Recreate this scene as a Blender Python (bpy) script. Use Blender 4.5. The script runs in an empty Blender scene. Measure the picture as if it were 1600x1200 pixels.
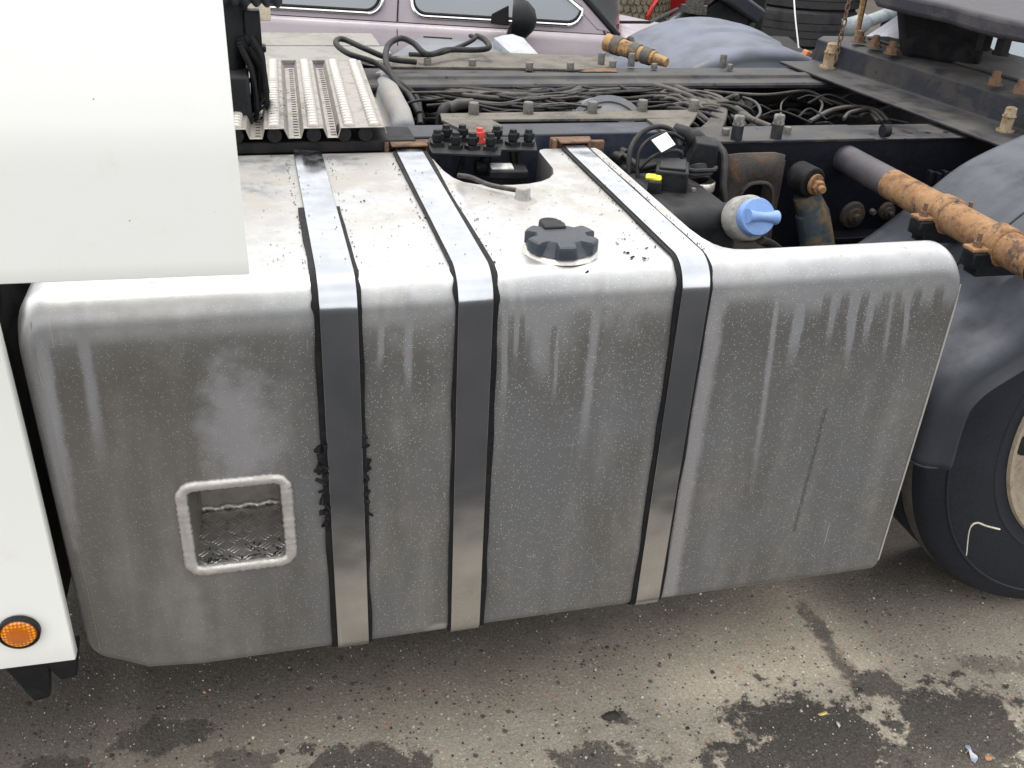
import bpy, bmesh, math, random
from mathutils import Vector, Matrix, Euler, noise as mnoise
rnd = random.Random(7)
S = bpy.context.scene
col = S.collection
PI = math.pi
# ------------------------------------------------------------------ camera
F = 1492.68
CAM = Vector((0.25494, -1.19018, 0.52456))
CE = Euler((math.radians(60.45753), math.radians(-2.80679), math.radians(-14.19116)), 'XYZ')
CR = CE.to_matrix()
cd = bpy.data.cameras.new('camera')
cd.sensor_width = 36; cd.lens = 36 * F / 1600; cd.clip_start = .02; cd.clip_end = 400
cam = bpy.data.objects.new('camera', cd); cam.location = CAM; cam.rotation_euler = CE
col.objects.link(cam); S.camera = cam
# ------------------------------------------------------------------ world and sun (overcast)
SUN_EL, SUN_AZ = math.radians(76), math.radians(335)
w = bpy.data.worlds.new('World'); S.world = w; w.use_nodes = True
nt = w.node_tree; nt.nodes.clear()
N = nt.nodes.new; Lk = nt.links.new
sky = N('ShaderNodeTexSky'); sky.sky_type = 'NISHITA'; sky.sun_disc = False
sky.sun_elevation = SUN_EL; sky.sun_rotation = SUN_AZ; sky.dust_density = 3; sky.air_density = 1.2
tc = N('ShaderNodeTexCoord'); cl = N('ShaderNodeTexNoise'); cl.inputs['Scale'].default_value = 2.2; cl.inputs['Detail'].default_value = 5
cr = N('ShaderNodeValToRGB'); cr.color_ramp.elements[0].position = .3; cr.color_ramp.elements[0].color = (9.0, 9.1, 9.3, 1)
cr.color_ramp.elements[1].position = .7; cr.color_ramp.elements[1].color = (13.6, 13.5, 13.3, 1)
mx = N('ShaderNodeMix'); mx.data_type = 'RGBA'; mx.inputs[0].default_value = .88
bg = N('ShaderNodeBackground'); bg.inputs[1].default_value = .1
wo = N('ShaderNodeOutputWorld')
Lk(tc.outputs['Generated'], cl.inputs['Vector']); Lk(cl.outputs['Fac'], cr.inputs[0])
Lk(sky.outputs[0], mx.inputs[6]); Lk(cr.outputs[0], mx.inputs[7]); Lk(mx.outputs[2], bg.inputs[0]); Lk(bg.outputs[0], wo.inputs[0])
sd = bpy.data.lights.new('sun', 'SUN'); sd.energy = 1.2; sd.angle = math.radians(16); sd.color = (1, .95, .87)
sun = bpy.data.objects.new('sun', sd); col.objects.link(sun)
sdir = Vector((math.sin(SUN_AZ) * math.cos(SUN_EL), math.cos(SUN_AZ) * math.cos(SUN_EL), math.sin(SUN_EL)))
sun.rotation_euler = sdir.to_track_quat('Z', 'Y').to_euler(); sun.location = (0, -4, 6)
S.view_settings.view_transform = 'Standard'; S.view_settings.look = 'None'
S.view_settings.gamma = 1; S.view_settings.use_curve_mapping = False
S.view_settings.exposure = 0.82
GZ = -0.93
# ------------------------------------------------------------------ helpers
def at(px, py, x=None, y=None, z=None):
    """world point seen at photo pixel px,py (1600 wide) on the plane x=, y= or z="""
    d = CR @ Vector(((px - 800) / F, -(py - 600) / F, -1))
    i, v = (0, x) if x is not None else (1, y) if y is not None else (2, z)
    return CAM + d * ((v - CAM[i]) / d[i])
WM = {}
def link(o, parent=None, M=None):
    col.objects.link(o)
    M = M or Matrix.Identity(4)
    if parent:
        o.parent = parent; o.matrix_parent_inverse = WM[parent.name].inverted()
    o.matrix_basis = M
    WM[o.name] = M
    return o
def thing(name, label, cat, loc, group=None):
    o = bpy.data.objects.new(name, None); o.empty_display_size = .1
    link(o, None, Matrix.Translation(loc)); return tag(o, label, cat, group)
def tag(o, label=None, cat=None, group=None, kind=None):
    if label: o['label'] = label
    if cat: o['category'] = cat
    if group: o['group'] = group
    if kind: o['kind'] = kind
    return o
class B:
    def __init__(s): s.v = []; s.f = []
    def add(s, vs, fs):
        n = len(s.v); s.v += [Vector(p) for p in vs]; s.f += [tuple(i + n for i in f) for f in fs]; return s
    def box(s, c, sz, R=None, taper=1):
        c = Vector(c); h = [a / 2 for a in sz]; vs = []
        for k in (-1, 1):
            t = 1 if k < 0 else taper
            for (i, j) in ((-1, -1), (1, -1), (1, 1), (-1, 1)):
                p = Vector((i * h[0] * t, j * h[1] * t, k * h[2]))
                if R: p = R @ p
                vs.append(c + p)
        return s.add(vs, [(3, 2, 1, 0), (4, 5, 6, 7), (0, 1, 5, 4), (1, 2, 6, 5), (2, 3, 7, 6), (3, 0, 4, 7)])
    def hexa(s, p):   # 8 points bottom 4 + top 4
        return s.add(p, [(3, 2, 1, 0), (4, 5, 6, 7), (0, 1, 5, 4), (1, 2, 6, 5), (2, 3, 7, 6), (3, 0, 4, 7)])
    def tube(s, path, r, seg=8, cap=True):
        path = [Vector(p) for p in path]; n = len(path); rs = r if hasattr(r, '__len__') else [r] * n
        t0 = (path[1] - path[0]).normalized(); up = Vector((0, 0, 1)) if abs(t0.z) < .9 else Vector((1, 0, 0))
        a = t0.cross(up).normalized(); rings = []; vs = []
        for i in range(n):
            t = (path[min(i + 1, n - 1)] - path[max(i - 1, 0)])
            t = t.normalized() if t.length > 1e-9 else t0
            a = (a - t * a.dot(t)).normalized(); b = t.cross(a)
            for k in range(seg):
                g = 2 * PI * k / seg; vs.append(path[i] + (a * math.cos(g) + b * math.sin(g)) * rs[i])
        fs = [(i * seg + k, i * seg + (k + 1) % seg, (i + 1) * seg + (k + 1) % seg, (i + 1) * seg + k) for i in range(n - 1) for k in range(seg)]
        if cap: fs += [tuple(range(seg - 1, -1, -1)), tuple((n - 1) * seg + k for k in range(seg))]
        return s.add(vs, fs)
    def cyl(s, p0, p1, r0, r1=None, seg=16): return s.tube([p0, p1], [r0, r0 if r1 is None else r1], seg)
    def lathe(s, c, ax, prof, seg=32, a0=0, a1=2 * PI, cap=False):
        """prof: (radius, along axis)"""
        c = Vector(c); ax = Vector(ax).normalized(); u = ax.orthogonal().normalized()
        if abs(ax.y) > .9: u = Vector((1, 0, 0))
        v = ax.cross(u); full = abs(a1 - a0 - 2 * PI) < 1e-6; m = seg if full else seg + 1; vs = []
        for k in range(m):
            g = a0 + (a1 - a0) * k / seg
            for (r, h) in prof: vs.append(c + ax * h + (u * math.cos(g) + v * math.sin(g)) * r)
        q = len(prof)
        fs = [(k * q + i, ((k + 1) % m) * q + i, ((k + 1) % m) * q + i + 1, k * q + i + 1) for k in range(seg) for i in range(q - 1)]
        return s.add(vs, fs)
    def prism(s, poly, M):
        """poly: list of (a,b) -> M(a,b,t) t=0,1"""
        n = len(poly); vs = [M(a, b, 0) for a, b in poly] + [M(a, b, 1) for a, b in poly]
        return s.add(vs, [tuple(range(n - 1, -1, -1)), tuple(range(n, 2 * n))] + [(i, (i + 1) % n, n + (i + 1) % n, n + i) for i in range(n)])
    def grid(s, fn, nu, nv, closeu=False):
        vs = [fn(i / nu, j / nv) for i in range(nu + 1) for j in range(nv + 1)]
        return s.add(vs, [(i * (nv + 1) + j, (i + 1) * (nv + 1) + j, (i + 1) * (nv + 1) + j + 1, i * (nv + 1) + j + 1) for i in range(nu) for j in range(nv)])
    def mesh(s, name):
        me = bpy.data.meshes.new(name); me.from_pydata(s.v, [], s.f); me.update()
        bm = bmesh.new(); bm.from_mesh(me); bmesh.ops.recalc_face_normals(bm, faces=bm.faces); bm.to_mesh(me); bm.free()
        return me
    def ob(s, name, mat, parent=None, bevel=0, solid=0, smooth=38, sub=0, label=None, segs=2, loc=None):
        me = s.mesh(name); return fin(name, me, mat, parent, bevel, solid, smooth, sub, label, segs)
def fin(name, me, mat, parent=None, bevel=0, solid=0, smooth=38, sub=0, label=None, segs=2, M=None):
    me.materials.clear(); me.materials.append(mat)
    if smooth:
        me.polygons.foreach_set('use_smooth', [True] * len(me.polygons)); me.set_sharp_from_angle(angle=math.radians(smooth))
    o = bpy.data.objects.new(name, me); link(o, parent, M)
    if solid: m = o.modifiers.new('s', 'SOLIDIFY'); m.thickness = solid; m.offset = 0
    if bevel: m = o.modifiers.new('b', 'BEVEL'); m.width = bevel; m.segments = segs; m.limit_method = 'ANGLE'; m.angle_limit = math.radians(40); m.harden_normals = False
    if sub: m = o.modifiers.new('u', 'SUBSURF'); m.levels = m.render_levels = sub
    if label: o['label'] = label
    return o
def inst(name, me, M, parent, label=None):
    o = bpy.data.objects.new(name, me); link(o, parent, M)
    if label: o['label'] = label
    return o
def TR(p, rz=0, s=1, R=None):
    return Matrix.Translation(Vector(p)) @ (R.to_4x4() if R else Matrix.Rotation(rz, 4, 'Z')) @ (Matrix.Diagonal((*s, 1)) if hasattr(s, '__len__') else Matrix.Scale(s, 4))
def spline(pts, n=8):
    pts = [Vector(p) for p in pts]
    if len(pts) < 3: return pts
    P = [pts[0] * 2 - pts[1]] + pts + [pts[-1] * 2 - pts[-2]]; out = []
    for i in range(1, len(P) - 2):
        for k in range(n):
            t = k / n; a, b, c, d = P[i - 1:i + 3]
            out.append(.5 * ((2 * b) + (c - a) * t + (2 * a - 5 * b + 4 * c - d) * t * t + (3 * b - a - 3 * c + d) * t ** 3))
    out.append(pts[-1]); return out
def rot_to(d, up='Z'): return Vector(d).to_track_quat('Z', 'Y').to_matrix()
# ------------------------------------------------------------------ materials
class G:
    """node graph sugar"""
    def __init__(s, name):
        s.m = bpy.data.materials.new(name); s.m.use_nodes = True; s.t = s.m.node_tree; s.t.nodes.clear()
        s.out = s.n('ShaderNodeOutputMaterial'); s.b = s.n('ShaderNodeBsdfPrincipled'); s.l(s.b.outputs[0], s.out.inputs[0])
        c = s.n('ShaderNodeTexCoord'); s.co = c.outputs['Object']; s._sep = None
    def n(s, t, **k):
        x = s.t.nodes.new(t)
        for a, b in k.items(): setattr(x, a, b)
        return x
    def l(s, a, b): s.t.links.new(a, b)
    def put(s, sock, v):
        if hasattr(v, 'is_output') or hasattr(v, 'links'): s.l(v, sock)
        else:
            if hasattr(sock.default_value, '__len__') and not hasattr(v, '__len__'): v = (v,) * len(sock.default_value)
            if hasattr(v, '__len__') and len(v) == 3 and len(sock.default_value) == 4: v = (*v, 1)
            sock.default_value = v
    def math(s, op, a, b=0, c=None, clamp=False):
        x = s.n('ShaderNodeMath', operation=op, use_clamp=clamp); s.put(x.inputs[0], a); s.put(x.inputs[1], b)
        if c is not None: s.put(x.inputs[2], c)
        return x.outputs[0]
    def map(s, scale=(1, 1, 1), loc=(0, 0, 0), rot=(0, 0, 0), co=None):
        x = s.n('ShaderNodeMapping'); s.l(co or s.co, x.inputs[0]); x.inputs[1].default_value = loc; x.inputs[2].default_value = rot; x.inputs[3].default_value = scale
        return x.outputs[0]
    def noise(s, sc, det=4, rough=.55, vec=None, dist=0):
        x = s.n('ShaderNodeTexNoise'); s.l(vec or s.co, x.inputs['Vector']); x.inputs['Scale'].default_value = sc; x.inputs['Detail'].default_value = det
        x.inputs['Roughness'].default_value = rough; x.inputs['Distortion'].default_value = dist; return x.outputs['Fac']
    def voro(s, sc, feat='F1', vec=None, out='Distance', rand=1):
        x = s.n('ShaderNodeTexVoronoi', feature=feat); s.l(vec or s.co, x.inputs['Vector']); x.inputs['Scale'].default_value = sc; x.inputs['Randomness'].default_value = rand
        return x.outputs[out]
    def step(s, v, lo, hi, a=0., b=1.):
        x = s.n('ShaderNodeMapRange', interpolation_type='SMOOTHSTEP'); s.put(x.inputs[0], v); x.inputs[1].default_value = lo; x.inputs[2].default_value = hi
        x.inputs[3].default_value = a; x.inputs[4].default_value = b; return x.outputs[0]
    def mix(s, f, a, b):
        x = s.n('ShaderNodeMix', data_type='RGBA'); s.put(x.inputs[0], f); s.put(x.inputs[6], a); s.put(x.inputs[7], b); return x.outputs[2]
    def mixf(s, f, a, b):
        x = s.n('ShaderNodeMix', data_type='FLOAT'); s.put(x.inputs[0], f); s.put(x.inputs[2], a); s.put(x.inputs[3], b); return x.outputs[0]
    def mul(s, *a):
        r = a[0]
        for q in a[1:]: r = s.math('MULTIPLY', r, q)
        return r
    def xyz(s, k):
        if not s._sep: s._sep = s.n('ShaderNodeSeparateXYZ'); s.l(s.co, s._sep.inputs[0])
        return s._sep.outputs[k]
    def nrm(s, k):
        g = s.n('ShaderNodeNewGeometry'); q = s.n('ShaderNodeSeparateXYZ'); s.l(g.outputs['Normal'], q.inputs[0]); return q.outputs[k]
    def bump(s, h, st=.3, d=.002):
        x = s.n('ShaderNodeBump'); s.put(x.inputs['Height'], h); x.inputs['Strength'].default_value = st; x.inputs['Distance'].default_value = d
        s.l(x.outputs[0], s.b.inputs['Normal'])
    def done(s, col, rough=.5, metal=0, spec=None, coat=None):
        s.put(s.b.inputs['Base Color'], col); s.put(s.b.inputs['Roughness'], rough); s.put(s.b.inputs['Metallic'], metal)
        if spec is not None: s.put(s.b.inputs['Specular IOR Level'], spec)
        if coat: s.b.inputs['Coat Weight'].default_value = coat; s.b.inputs['Coat Roughness'].default_value = .06
        return s.m
def worn(name, base, alt, rough=.5, metal=0., sc=18, lo=.45, hi=.62, dust=0., dustc=(.22, .2, .17), bump=.25, rough2=None, spots=0, spotc=(.02, .02, .02), fine=160, coat=None):
    spec = .22 if max(base) < .06 else .5
    """paint or plastic with a second colour in patches, settled dust and fine grain"""
    g = G(name); m = g.step(g.noise(sc, 7, .62, dist=.3), lo, hi)
    f = g.noise(fine, 3, .6)
    c = g.mix(m, base, alt)
    c = g.mix(g.mul(g.step(f, .35, .7), .35), c, tuple(min(1, a * 1.5 + .01) for a in base))
    r = g.mixf(m, rough, rough2 if rough2 is not None else min(1, rough + .2))
    if dust:
        d = g.mul(g.step(g.nrm(2), .25, .95), g.step(g.noise(9, 6, .6), .25, .65), dust)
        c = g.mix(d, c, dustc); r = g.mixf(d, r, .9)
        mt = g.mul(g.math('SUBTRACT', 1., d), metal)
    else: mt = metal
    if spots:
        q = g.mul(g.step(g.voro(spots, out='Distance'), .22, .12), g.step(g.noise(25, 3), .5, .6)); c = g.mix(q, c, spotc)
    g.bump(g.math('ADD', f, g.mul(m, .6)), bump, .0015)
    return g.done(c, r, mt, coat=coat, spec=spec)
black = worn('black_plastic', (.007, .008, .010), (.014, .015, .017), .42, 0, 22, dust=.14, dustc=(.12, .11, .1), bump=.15)
rubber = worn('black_rubber', (.006, .006, .007), (.012, .012, .013), .6, 0, 40, dust=.06, dustc=(.1, .09, .08), bump=.4)
dusty = worn('dusty_cable', (.04, .038, .037), (.085, .08, .075), .6, 0, 30, dust=.6, dustc=(.16, .145, .13), bump=.5)
cablem = worn('black_cable', (.011, .011, .012), (.028, .026, .025), .4, 0, 30, dust=.2, dustc=(.09, .085, .08), bump=.3)
frame_m = worn('dusty_chassis_paint', (.018, .02, .028), (.05, .045, .042), .36, .1, 14, .42, .62, dust=.6, dustc=(.12, .115, .108), bump=.35, spots=35)
web_m = worn('dark_chassis_web', (.005, .006, .011), (.016, .012, .011), .45, 0, 9, .5, .75, bump=.3)
bluerail = worn('blue_grey_rail', (.03, .036, .055), (.045, .048, .06), .25, .1, 10, dust=.5, dustc=(.09, .085, .08), bump=.1)
bracket_m = worn('dirty_bracket', (.12, .108, .09), (.04, .037, .035), .7, .1, 16, .4, .65, dust=.6, dustc=(.155, .143, .122), bump=.6, spots=60)
rustb = worn('rusty_grey_steel', (.05, .045, .042), (.12, .065, .035), .75, .1, 25, .5, .7, bump=.8, dust=.3)
def mk_rust():
    g = G('orange_rust'); a = g.noise(9, 8, .72, dist=.6); b_ = g.noise(60, 6, .7); c_ = g.noise(24, 8, .75, dist=.3)
    c = g.mix(g.step(b_, .3, .7), (.13, .062, .03), (.30, .165, .075)); c = g.mix(g.mul(g.step(a, .42, .6), .6), c, (.34, .20, .10))
    p = g.mul(g.step(c_, .56, .63), .9); c = g.mix(p, c, (.035, .033, .036))
    q = g.mul(g.step(g.noise(140, 4, .7), .58, .66), .7); c = g.mix(q, c, (.06, .035, .025))
    g.bump(g.math('ADD', g.mul(b_, 1.2), g.math('ADD', g.mul(p, -.8), g.noise(220, 4, .7))), .9, .0014)
    return g.done(c, g.mixf(p, .9, .55), 0)
rust = mk_rust()
rust2 = worn('brown_rust', (.15, .085, .05), (.05, .04, .035), .85, 0, 40, .45, .65, bump=1.)
rubm = 0
boltm = worn('grey_bolt_steel', (.14, .135, .125), (.07, .065, .06), .55, .4, 60, .4, .6, dust=.6, dustc=(.3, .28, .25), bump=.4)
dark = worn('greasy_black', (.008, .008, .01), (.022, .02, .019), .55, 0, 20, bump=.4)
gmud = worn('dark_grey_mudguard', (.028, .031, .038), (.033, .036, .043), .36, 0, 5, .35, .7, dust=.6, dustc=(.16, .17, .195), bump=.1, fine=400)
gmud2 = worn('faded_mudguard', (.045, .052, .068), (.052, .059, .075), .35, 0, 7, .35, .7, dust=.55, dustc=(.20, .225, .29), bump=.15, fine=400)
blue = worn('blue_plastic', (.13, .24, .50), (.17, .28, .52), .42, 0, 12, .35, .65, bump=.12, dust=.35, dustc=(.33, .4, .52), spots=90, spotc=(.1, .14, .25))
greycol = worn('grey_plastic', (.27, .265, .25), (.17, .16, .15), .6, 0, 30, dust=.5, dustc=(.4, .38, .34), bump=.2)
yellow = worn('yellow_plastic', (.75, .6, .03), (.6, .5, .05), .5, 0, 60, bump=.1)
redp = worn('red_plastic', (.55, .06, .04), (.4, .05, .04), .5, 0, 60, bump=.1)
whitep = worn('white_label', (.8, .8, .8), (.74, .74, .75), .5, 0, 60, bump=.02)
chrome = worn('chrome_trim', (.75, .75, .75), (.6, .6, .6), .15, 1., 60, bump=.02)
rimm = worn('wheel_rim_paint', (.34, .29, .22), (.2, .15, .11), .5, .3, 14, .5, .7, bump=.4)
lilac = worn('lilac_car_paint', (.29, .25, .275), (.27, .235, .26), .5, .0, 5, bump=.02, coat=.15, fine=500)
redcar = worn('red_car_paint', (.5, .012, .012), (.4, .01, .01), .3, 0, 5, bump=.02, coat=.6)
pale = worn('pale_body_panel', (.5, .56, .62), (.42, .47, .52), .4, 0, 6, bump=.05)
barrier = worn('silver_tank', (.42, .45, .52), (.3, .31, .34), .35, .5, 8, dust=.5, dustc=(.35, .34, .33), bump=.1)
deckgrey = worn('pale_board', (.23, .225, .21), (.14, .135, .13), .8, 0, 9, .45, .6, bump=.5, dust=.5, dustc=(.28, .265, .235))
tyrem = worn('tyre_rubber', (.010, .012, .018), (.015, .017, .023), .5, 0, 6, dust=.1, bump=.25)
treadm = worn('dusty_tread', (.06, .055, .052), (.1, .09, .08), .8, 0, 14, bump=.6)
oldtyre = worn('grey_worn_tyre', (.04, .04, .042), (.025, .025, .028), .7, 0, 6, bump=.5, dust=.4, dustc=(.08, .08, .08))
tantyre = worn('tan_worn_tyre', (.21, .185, .125), (.11, .1, .07), .85, 0, 14, bump=.5)
rust_y = worn('yellow_rust', (.32, .2, .09), (.14, .08, .04), .85, 0, 40, bump=.8)
amber = None
def mk_amber():
    g = G('amber_reflector'); c = g.mix(g.step(g.voro(190, rand=0), .25, .5), (.95, .36, .01), (.5, .12, .005))
    g.bump(g.voro(190, rand=0), .5, .002); return g.done(c, .15, 0, coat=1.)
amber = mk_amber()
def mk_white():
    g = G('white_truck_paint')
    sp = g.mul(g.step(g.voro(38, out='Distance'), .045, .02), g.step(g.noise(7, 2), .45, .5))
    c = g.mix(g.noise(3, 3), (.84, .84, .80), (.82, .82, .78)); c = g.mix(sp, c, (.22, .2, .17))
    c = g.mix(g.mul(g.step(g.noise(22, 6, .65), .55, .8), .16), c, (.55, .52, .45))
    return g.done(c, .3, 0, coat=.25)
white = mk_white()
def mk_tank(body=True, edge=False):
    g = G('weathered_aluminium')
    x, y, z = g.xyz(0), g.xyz(1), g.xyz(2)
    big = g.noise(5.5, 5, .6); med = g.noise(26, 5, .6); fin_ = g.noise(420, 3, .7)
    st = g.noise(1, 4, .5, vec=g.map((16, 4, 2.6)))          # vertical streaks
    st2 = g.noise(1, 1, .4, vec=g.map((27, 4, 2.2), (3.4, 0, 1)))
    facing = g.step(g.nrm(1), -.35, -.95)                       # the upright front, where road film sticks
    topf = g.step(g.nrm(2), .6, .95)
    film_sheen = g.mul(facing, g.step(g.math('ADD', g.mul(st, .55), g.mul(big, .55)), .32, .62, .72, .96), g.step(g.math('MULTIPLY', z, -1), .03, .12, .55, 1))  # road dirt, thinned below the bend to paint a softer highlight fade
    c = g.mix(g.step(med, .3, .7), (.70, .70, .70), (.56, .56, .56))
    filmc = g.mix(g.step(big, .35, .62), (.112, .105, .094), (.145, .147, .150))
    filmc = g.mix(g.mul(g.step(x, .30, .12), .45), filmc, (.14, .12, .092))
    c = g.mix(film_sheen, c, filmc)
    # dark band under the upper bend, broken into fingers by water runs
    dep = g.math('MULTIPLY', z, -1)
    wob = g.math('SUBTRACT', g.noise(1, 3, .6, vec=g.map((14, 4, 22))), .5)
    def runm(pa, pb, wpx, soft=.45, fade=.5):
        """one water run between two photographed ends: round head, fading tail"""
        A, Z = at(*pa, y=0), at(*pb, y=0); wd = wpx / 940.
        xc = g.math('MULTIPLY_ADD', g.math('SUBTRACT', z, A.z), (Z.x - A.x) / (Z.z - A.z), A.x)
        u = g.math('DIVIDE', g.math('ADD', g.math('SUBTRACT', x, xc), g.mul(wob, wd * .9)), wd)
        v = g.math('MAXIMUM', g.math('DIVIDE', g.math('SUBTRACT', z, A.z), wd * 1.4), 0.)
        d = g.math('SQRT', g.math('ADD', g.mul(u, u), g.mul(v, v)))
        return g.mul(g.step(d, 1., soft), g.step(z, Z.z, Z.z + (A.z - Z.z) * fade))
    def union(l):
        m = l[0]
        for q in l[1:]: m = g.math('MAXIMUM', m, q)
        return m
    pale = union([runm((1262, 425), (1228, 600), 13), runm((1309, 425), (1290, 560), 10), runm((1339, 425), (1322, 610), 12), runm((1371, 425), (1345, 560), 10), runm((1398, 425), (1375, 590), 7), runm((1424, 425), (1408, 580), 7),
                  runm((1120, 440), (1098, 560), 16), runm((790, 450), (786, 680), 6), runm((812, 450), (802, 590), 6), runm((850, 450), (842, 620), 26, .1), runm((935, 460), (905, 745), 11, .2), runm((870, 520), (864, 640), 5),
                  runm((640, 470), (636, 640), 9, .2), runm((600, 470), (592, 600), 10, .1), runm((120, 470), (165, 760), 12, .1), runm((60, 480), (100, 800), 14, .1), runm((1215, 470), (1170, 800), 8, .1)])
    veil = g.mul(g.step(dep, .13, .05), g.step(x, .95, 1.06), .75)
    veil2 = g.mul(g.step(dep, .17, .05), g.step(x, .575, .60), g.step(x, .70, .66), .7)
    tong = union([runm((1293, 462), (1270, 640), 9), runm((1323, 447), (1296, 640), 9), runm((1355, 450), (1322, 620), 10), runm((1386, 460), (1360, 640), 9), runm((1408, 440), (1390, 560), 7), runm((1438, 438), (1410, 600), 9), runm((1470, 440), (1440, 620), 11),
                  runm((818, 465), (812, 640), 5), runm((800, 465), (797, 620), 5), runm((866, 515), (858, 640), 5), runm((612, 478), (608, 640), 12), runm((655, 480), (650, 620), 7), runm((990, 462), (975, 600), 20, .2), runm((760, 470), (762, 600), 6)])
    wash = g.mul(facing, g.math('MAXIMUM', g.mul(pale, .8), g.math('MAXIMUM', veil, veil2)), g.math('SUBTRACT', 1., g.mul(tong, .95)), g.step(st, .2, .6, .45, .85))
    c = g.mix(wash, c, (.31, .315, .325))
    darkb = g.mul(facing, g.step(dep, .05, .075), g.step(dep, .28, .08), g.step(big, .36, .55), g.step(wash, .5, .1), .5)
    c = g.mix(darkb, c, (.085, .077, .062))
    longrun = g.mul(facing, runm((1290, 640), (1240, 832), 5, .3, .02), .55); c = g.mix(longrun, c, (.07, .066, .06))
    # rubbed clean zone over the foothold and beside the third strap
    def blob(cx, cz, rx, rz, soft=.5):
        a = g.math('DIVIDE', g.math('SUBTRACT', x, cx), rx); b = g.math('DIVIDE', g.math('SUBTRACT', z, cz), rz)
        d = g.math('SQRT', g.math('ADD', g.mul(a, a), g.mul(b, b)))
        return g.step(g.math('ADD', d, g.mul(g.math('SUBTRACT', med, .5), 1.1)), 1, soft)
    clean = g.math('MAXIMUM', g.mul(blob(.195, -.22, .07, .16, .2), .85), g.mul(blob(.10, -.55, .03, .13, .2), .35))
    clean = g.math('MAXIMUM', clean, g.mul(blob(-.045, -.15, .02, .3, .5), .55))
    clean = g.math('MAXIMUM', clean, g.mul(g.step(x, .893, .898), g.step(g.math('ADD', x, g.mul(med, .02)), .938, .922), .8))
    clean = g.math('MAXIMUM', clean, g.mul(blob(.485, -.645, .03, .015, .5), .8))
    clean = g.mul(clean, facing)
    c = g.mix(clean, c, (.36, .35, .36))
    # dark grime along the strap edges
    # specks of splashed road salt
    vk = g.n('ShaderNodeTexVoronoi'); g.l(g.co, vk.inputs['Vector']); vk.inputs['Scale'].default_value = 370
    sepc = g.n('ShaderNodeSeparateColor'); g.l(vk.outputs['Color'], sepc.inputs[0])
    spk = g.mul(facing, g.step(g.math('SUBTRACT', vk.outputs['Distance'], g.mul(sepc.outputs[0], .16)), .17, .09), g.step(sepc.outputs[1], .55, .62), g.step(x, .0, .6, .45, 1))
    c = g.mix(g.mul(spk, .8), c, (.66, .67, .66))
    # top: oily brown mottling towards the back, dark specks
    td = g.mul(topf, g.step(g.noise(8, 7, .68, vec=g.map(loc=(4, 2, 0))), .36, .6), g.step(y, .05, .35, .2, .9))
    c = g.mix(td, c, (.36, .345, .315))
    tp = g.mul(topf, g.step(g.noise(16, 6, .7, vec=g.map(loc=(9, 2, 0))), .56, .68), g.step(y, .1, .4, .1, .4))
    c = g.mix(tp, c, (.42, .32, .17))
    ts = g.mul(topf, g.step(g.noise(80, 5, .75), .57, .68), g.step(g.noise(11, 3), .38, .6), .8)
    c = g.mix(ts, c, (.13, .115, .1))
    # scratches
    sc1 = g.noise(1, 2, .5, vec=g.map((9, 9, 380), rot=(0, .5, 0))); sc2 = g.noise(1, 2, .5, vec=g.map((300, 9, 7), rot=(0, .35, 0)))
    scr = g.mul(g.step(g.math('MAXIMUM', sc1, sc2), .70, .76), g.step(big, .45, .6), .5)
    c = g.mix(scr, c, (.6, .6, .6))
    dirt = g.math('MAXIMUM', g.math('MAXIMUM', g.mul(film_sheen, .72), darkb), g.math('MAXIMUM', g.mul(td, .7), tp))
    rough = g.mixf(dirt, g.mixf(med, .30, .42), .68)
    rough = g.mixf(clean, rough, .42)
    metal = g.mixf(dirt, .95, .25)
    g.bump(g.math('ADD', g.mul(g.noise(3.2, 2), 6.), g.math('ADD', g.mul(fin_, .35), g.math('ADD', g.mul(med, .8), g.mul(spk, .5)))), .4, .0013)
    return g.done(c, rough, metal)
alu = mk_tank()
def mk_simple_alu(name, base=(.58, .57, .55), dirt=(.25, .23, .2), rough=.42, amt=.7, sc=30, rib=0):
    g = G(name); n = g.noise(sc, 6, .65); d = g.mul(g.step(n, .42, .68), amt)
    c = g.mix(d, base, dirt); h = g.noise(260, 3)
    g.bump(g.math('ADD', g.mul(n, .7), h), .4, .001); return g.done(c, g.mixf(d, rough, .75), g.mixf(d, .85, .2))
alu2 = mk_simple_alu('dirty_aluminium_plate', (.36, .345, .32), (.2, .18, .15), .5, .8, 30)
weld = mk_simple_alu('weld_bead', (.62, .6, .57), (.4, .36, .3), .5, .5, 60)
treadplate = mk_simple_alu('tread_plate', (.5, .48, .46), (.12, .105, .09), .4, .75, 34)
def mk_strap():
    g = G('polished_strap_steel'); n = g.noise(5, 4, .6); f = g.noise(60, 5, .65)
    topf = g.step(g.nrm(2), .7, .98)
    d = g.mul(topf, g.step(g.noise(40, 6, .65), .4, .7), .3)
    c = g.mix(g.step(n, .35, .65), (.56, .57, .60), (.44, .46, .49)); c = g.mix(d, c, (.42, .41, .39))
    z = g.xyz(2)
    film_sheen = g.mul(g.step(z, -.38, -.60), g.step(g.noise(9, 5, .6), .35, .62), .4); c = g.mix(film_sheen, c, (.31, .275, .19))  # tan ground reflection painted onto the lower straps
    s = g.mul(g.step(g.noise(170, 3, .6), .64, .70), .5); c = g.mix(s, c, (.6, .59, .57))
    sc = g.mul(g.step(g.noise(1, 2, .5, vec=g.map((260, 9, 9), rot=(0, .45, 0))), .68, .74), .4); c = g.mix(sc, c, (.75, .75, .76))
    g.bump(g.math('ADD', g.mul(g.noise(6, 2), 5.), g.mul(f, .1)), .3, .0035)
    dd = g.math('MAXIMUM', d, film_sheen)
    return g.done(c, g.mixf(dd, g.mixf(n, .12, .22), .45), g.mixf(dd, 1., .7))
strapm = mk_strap()
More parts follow.
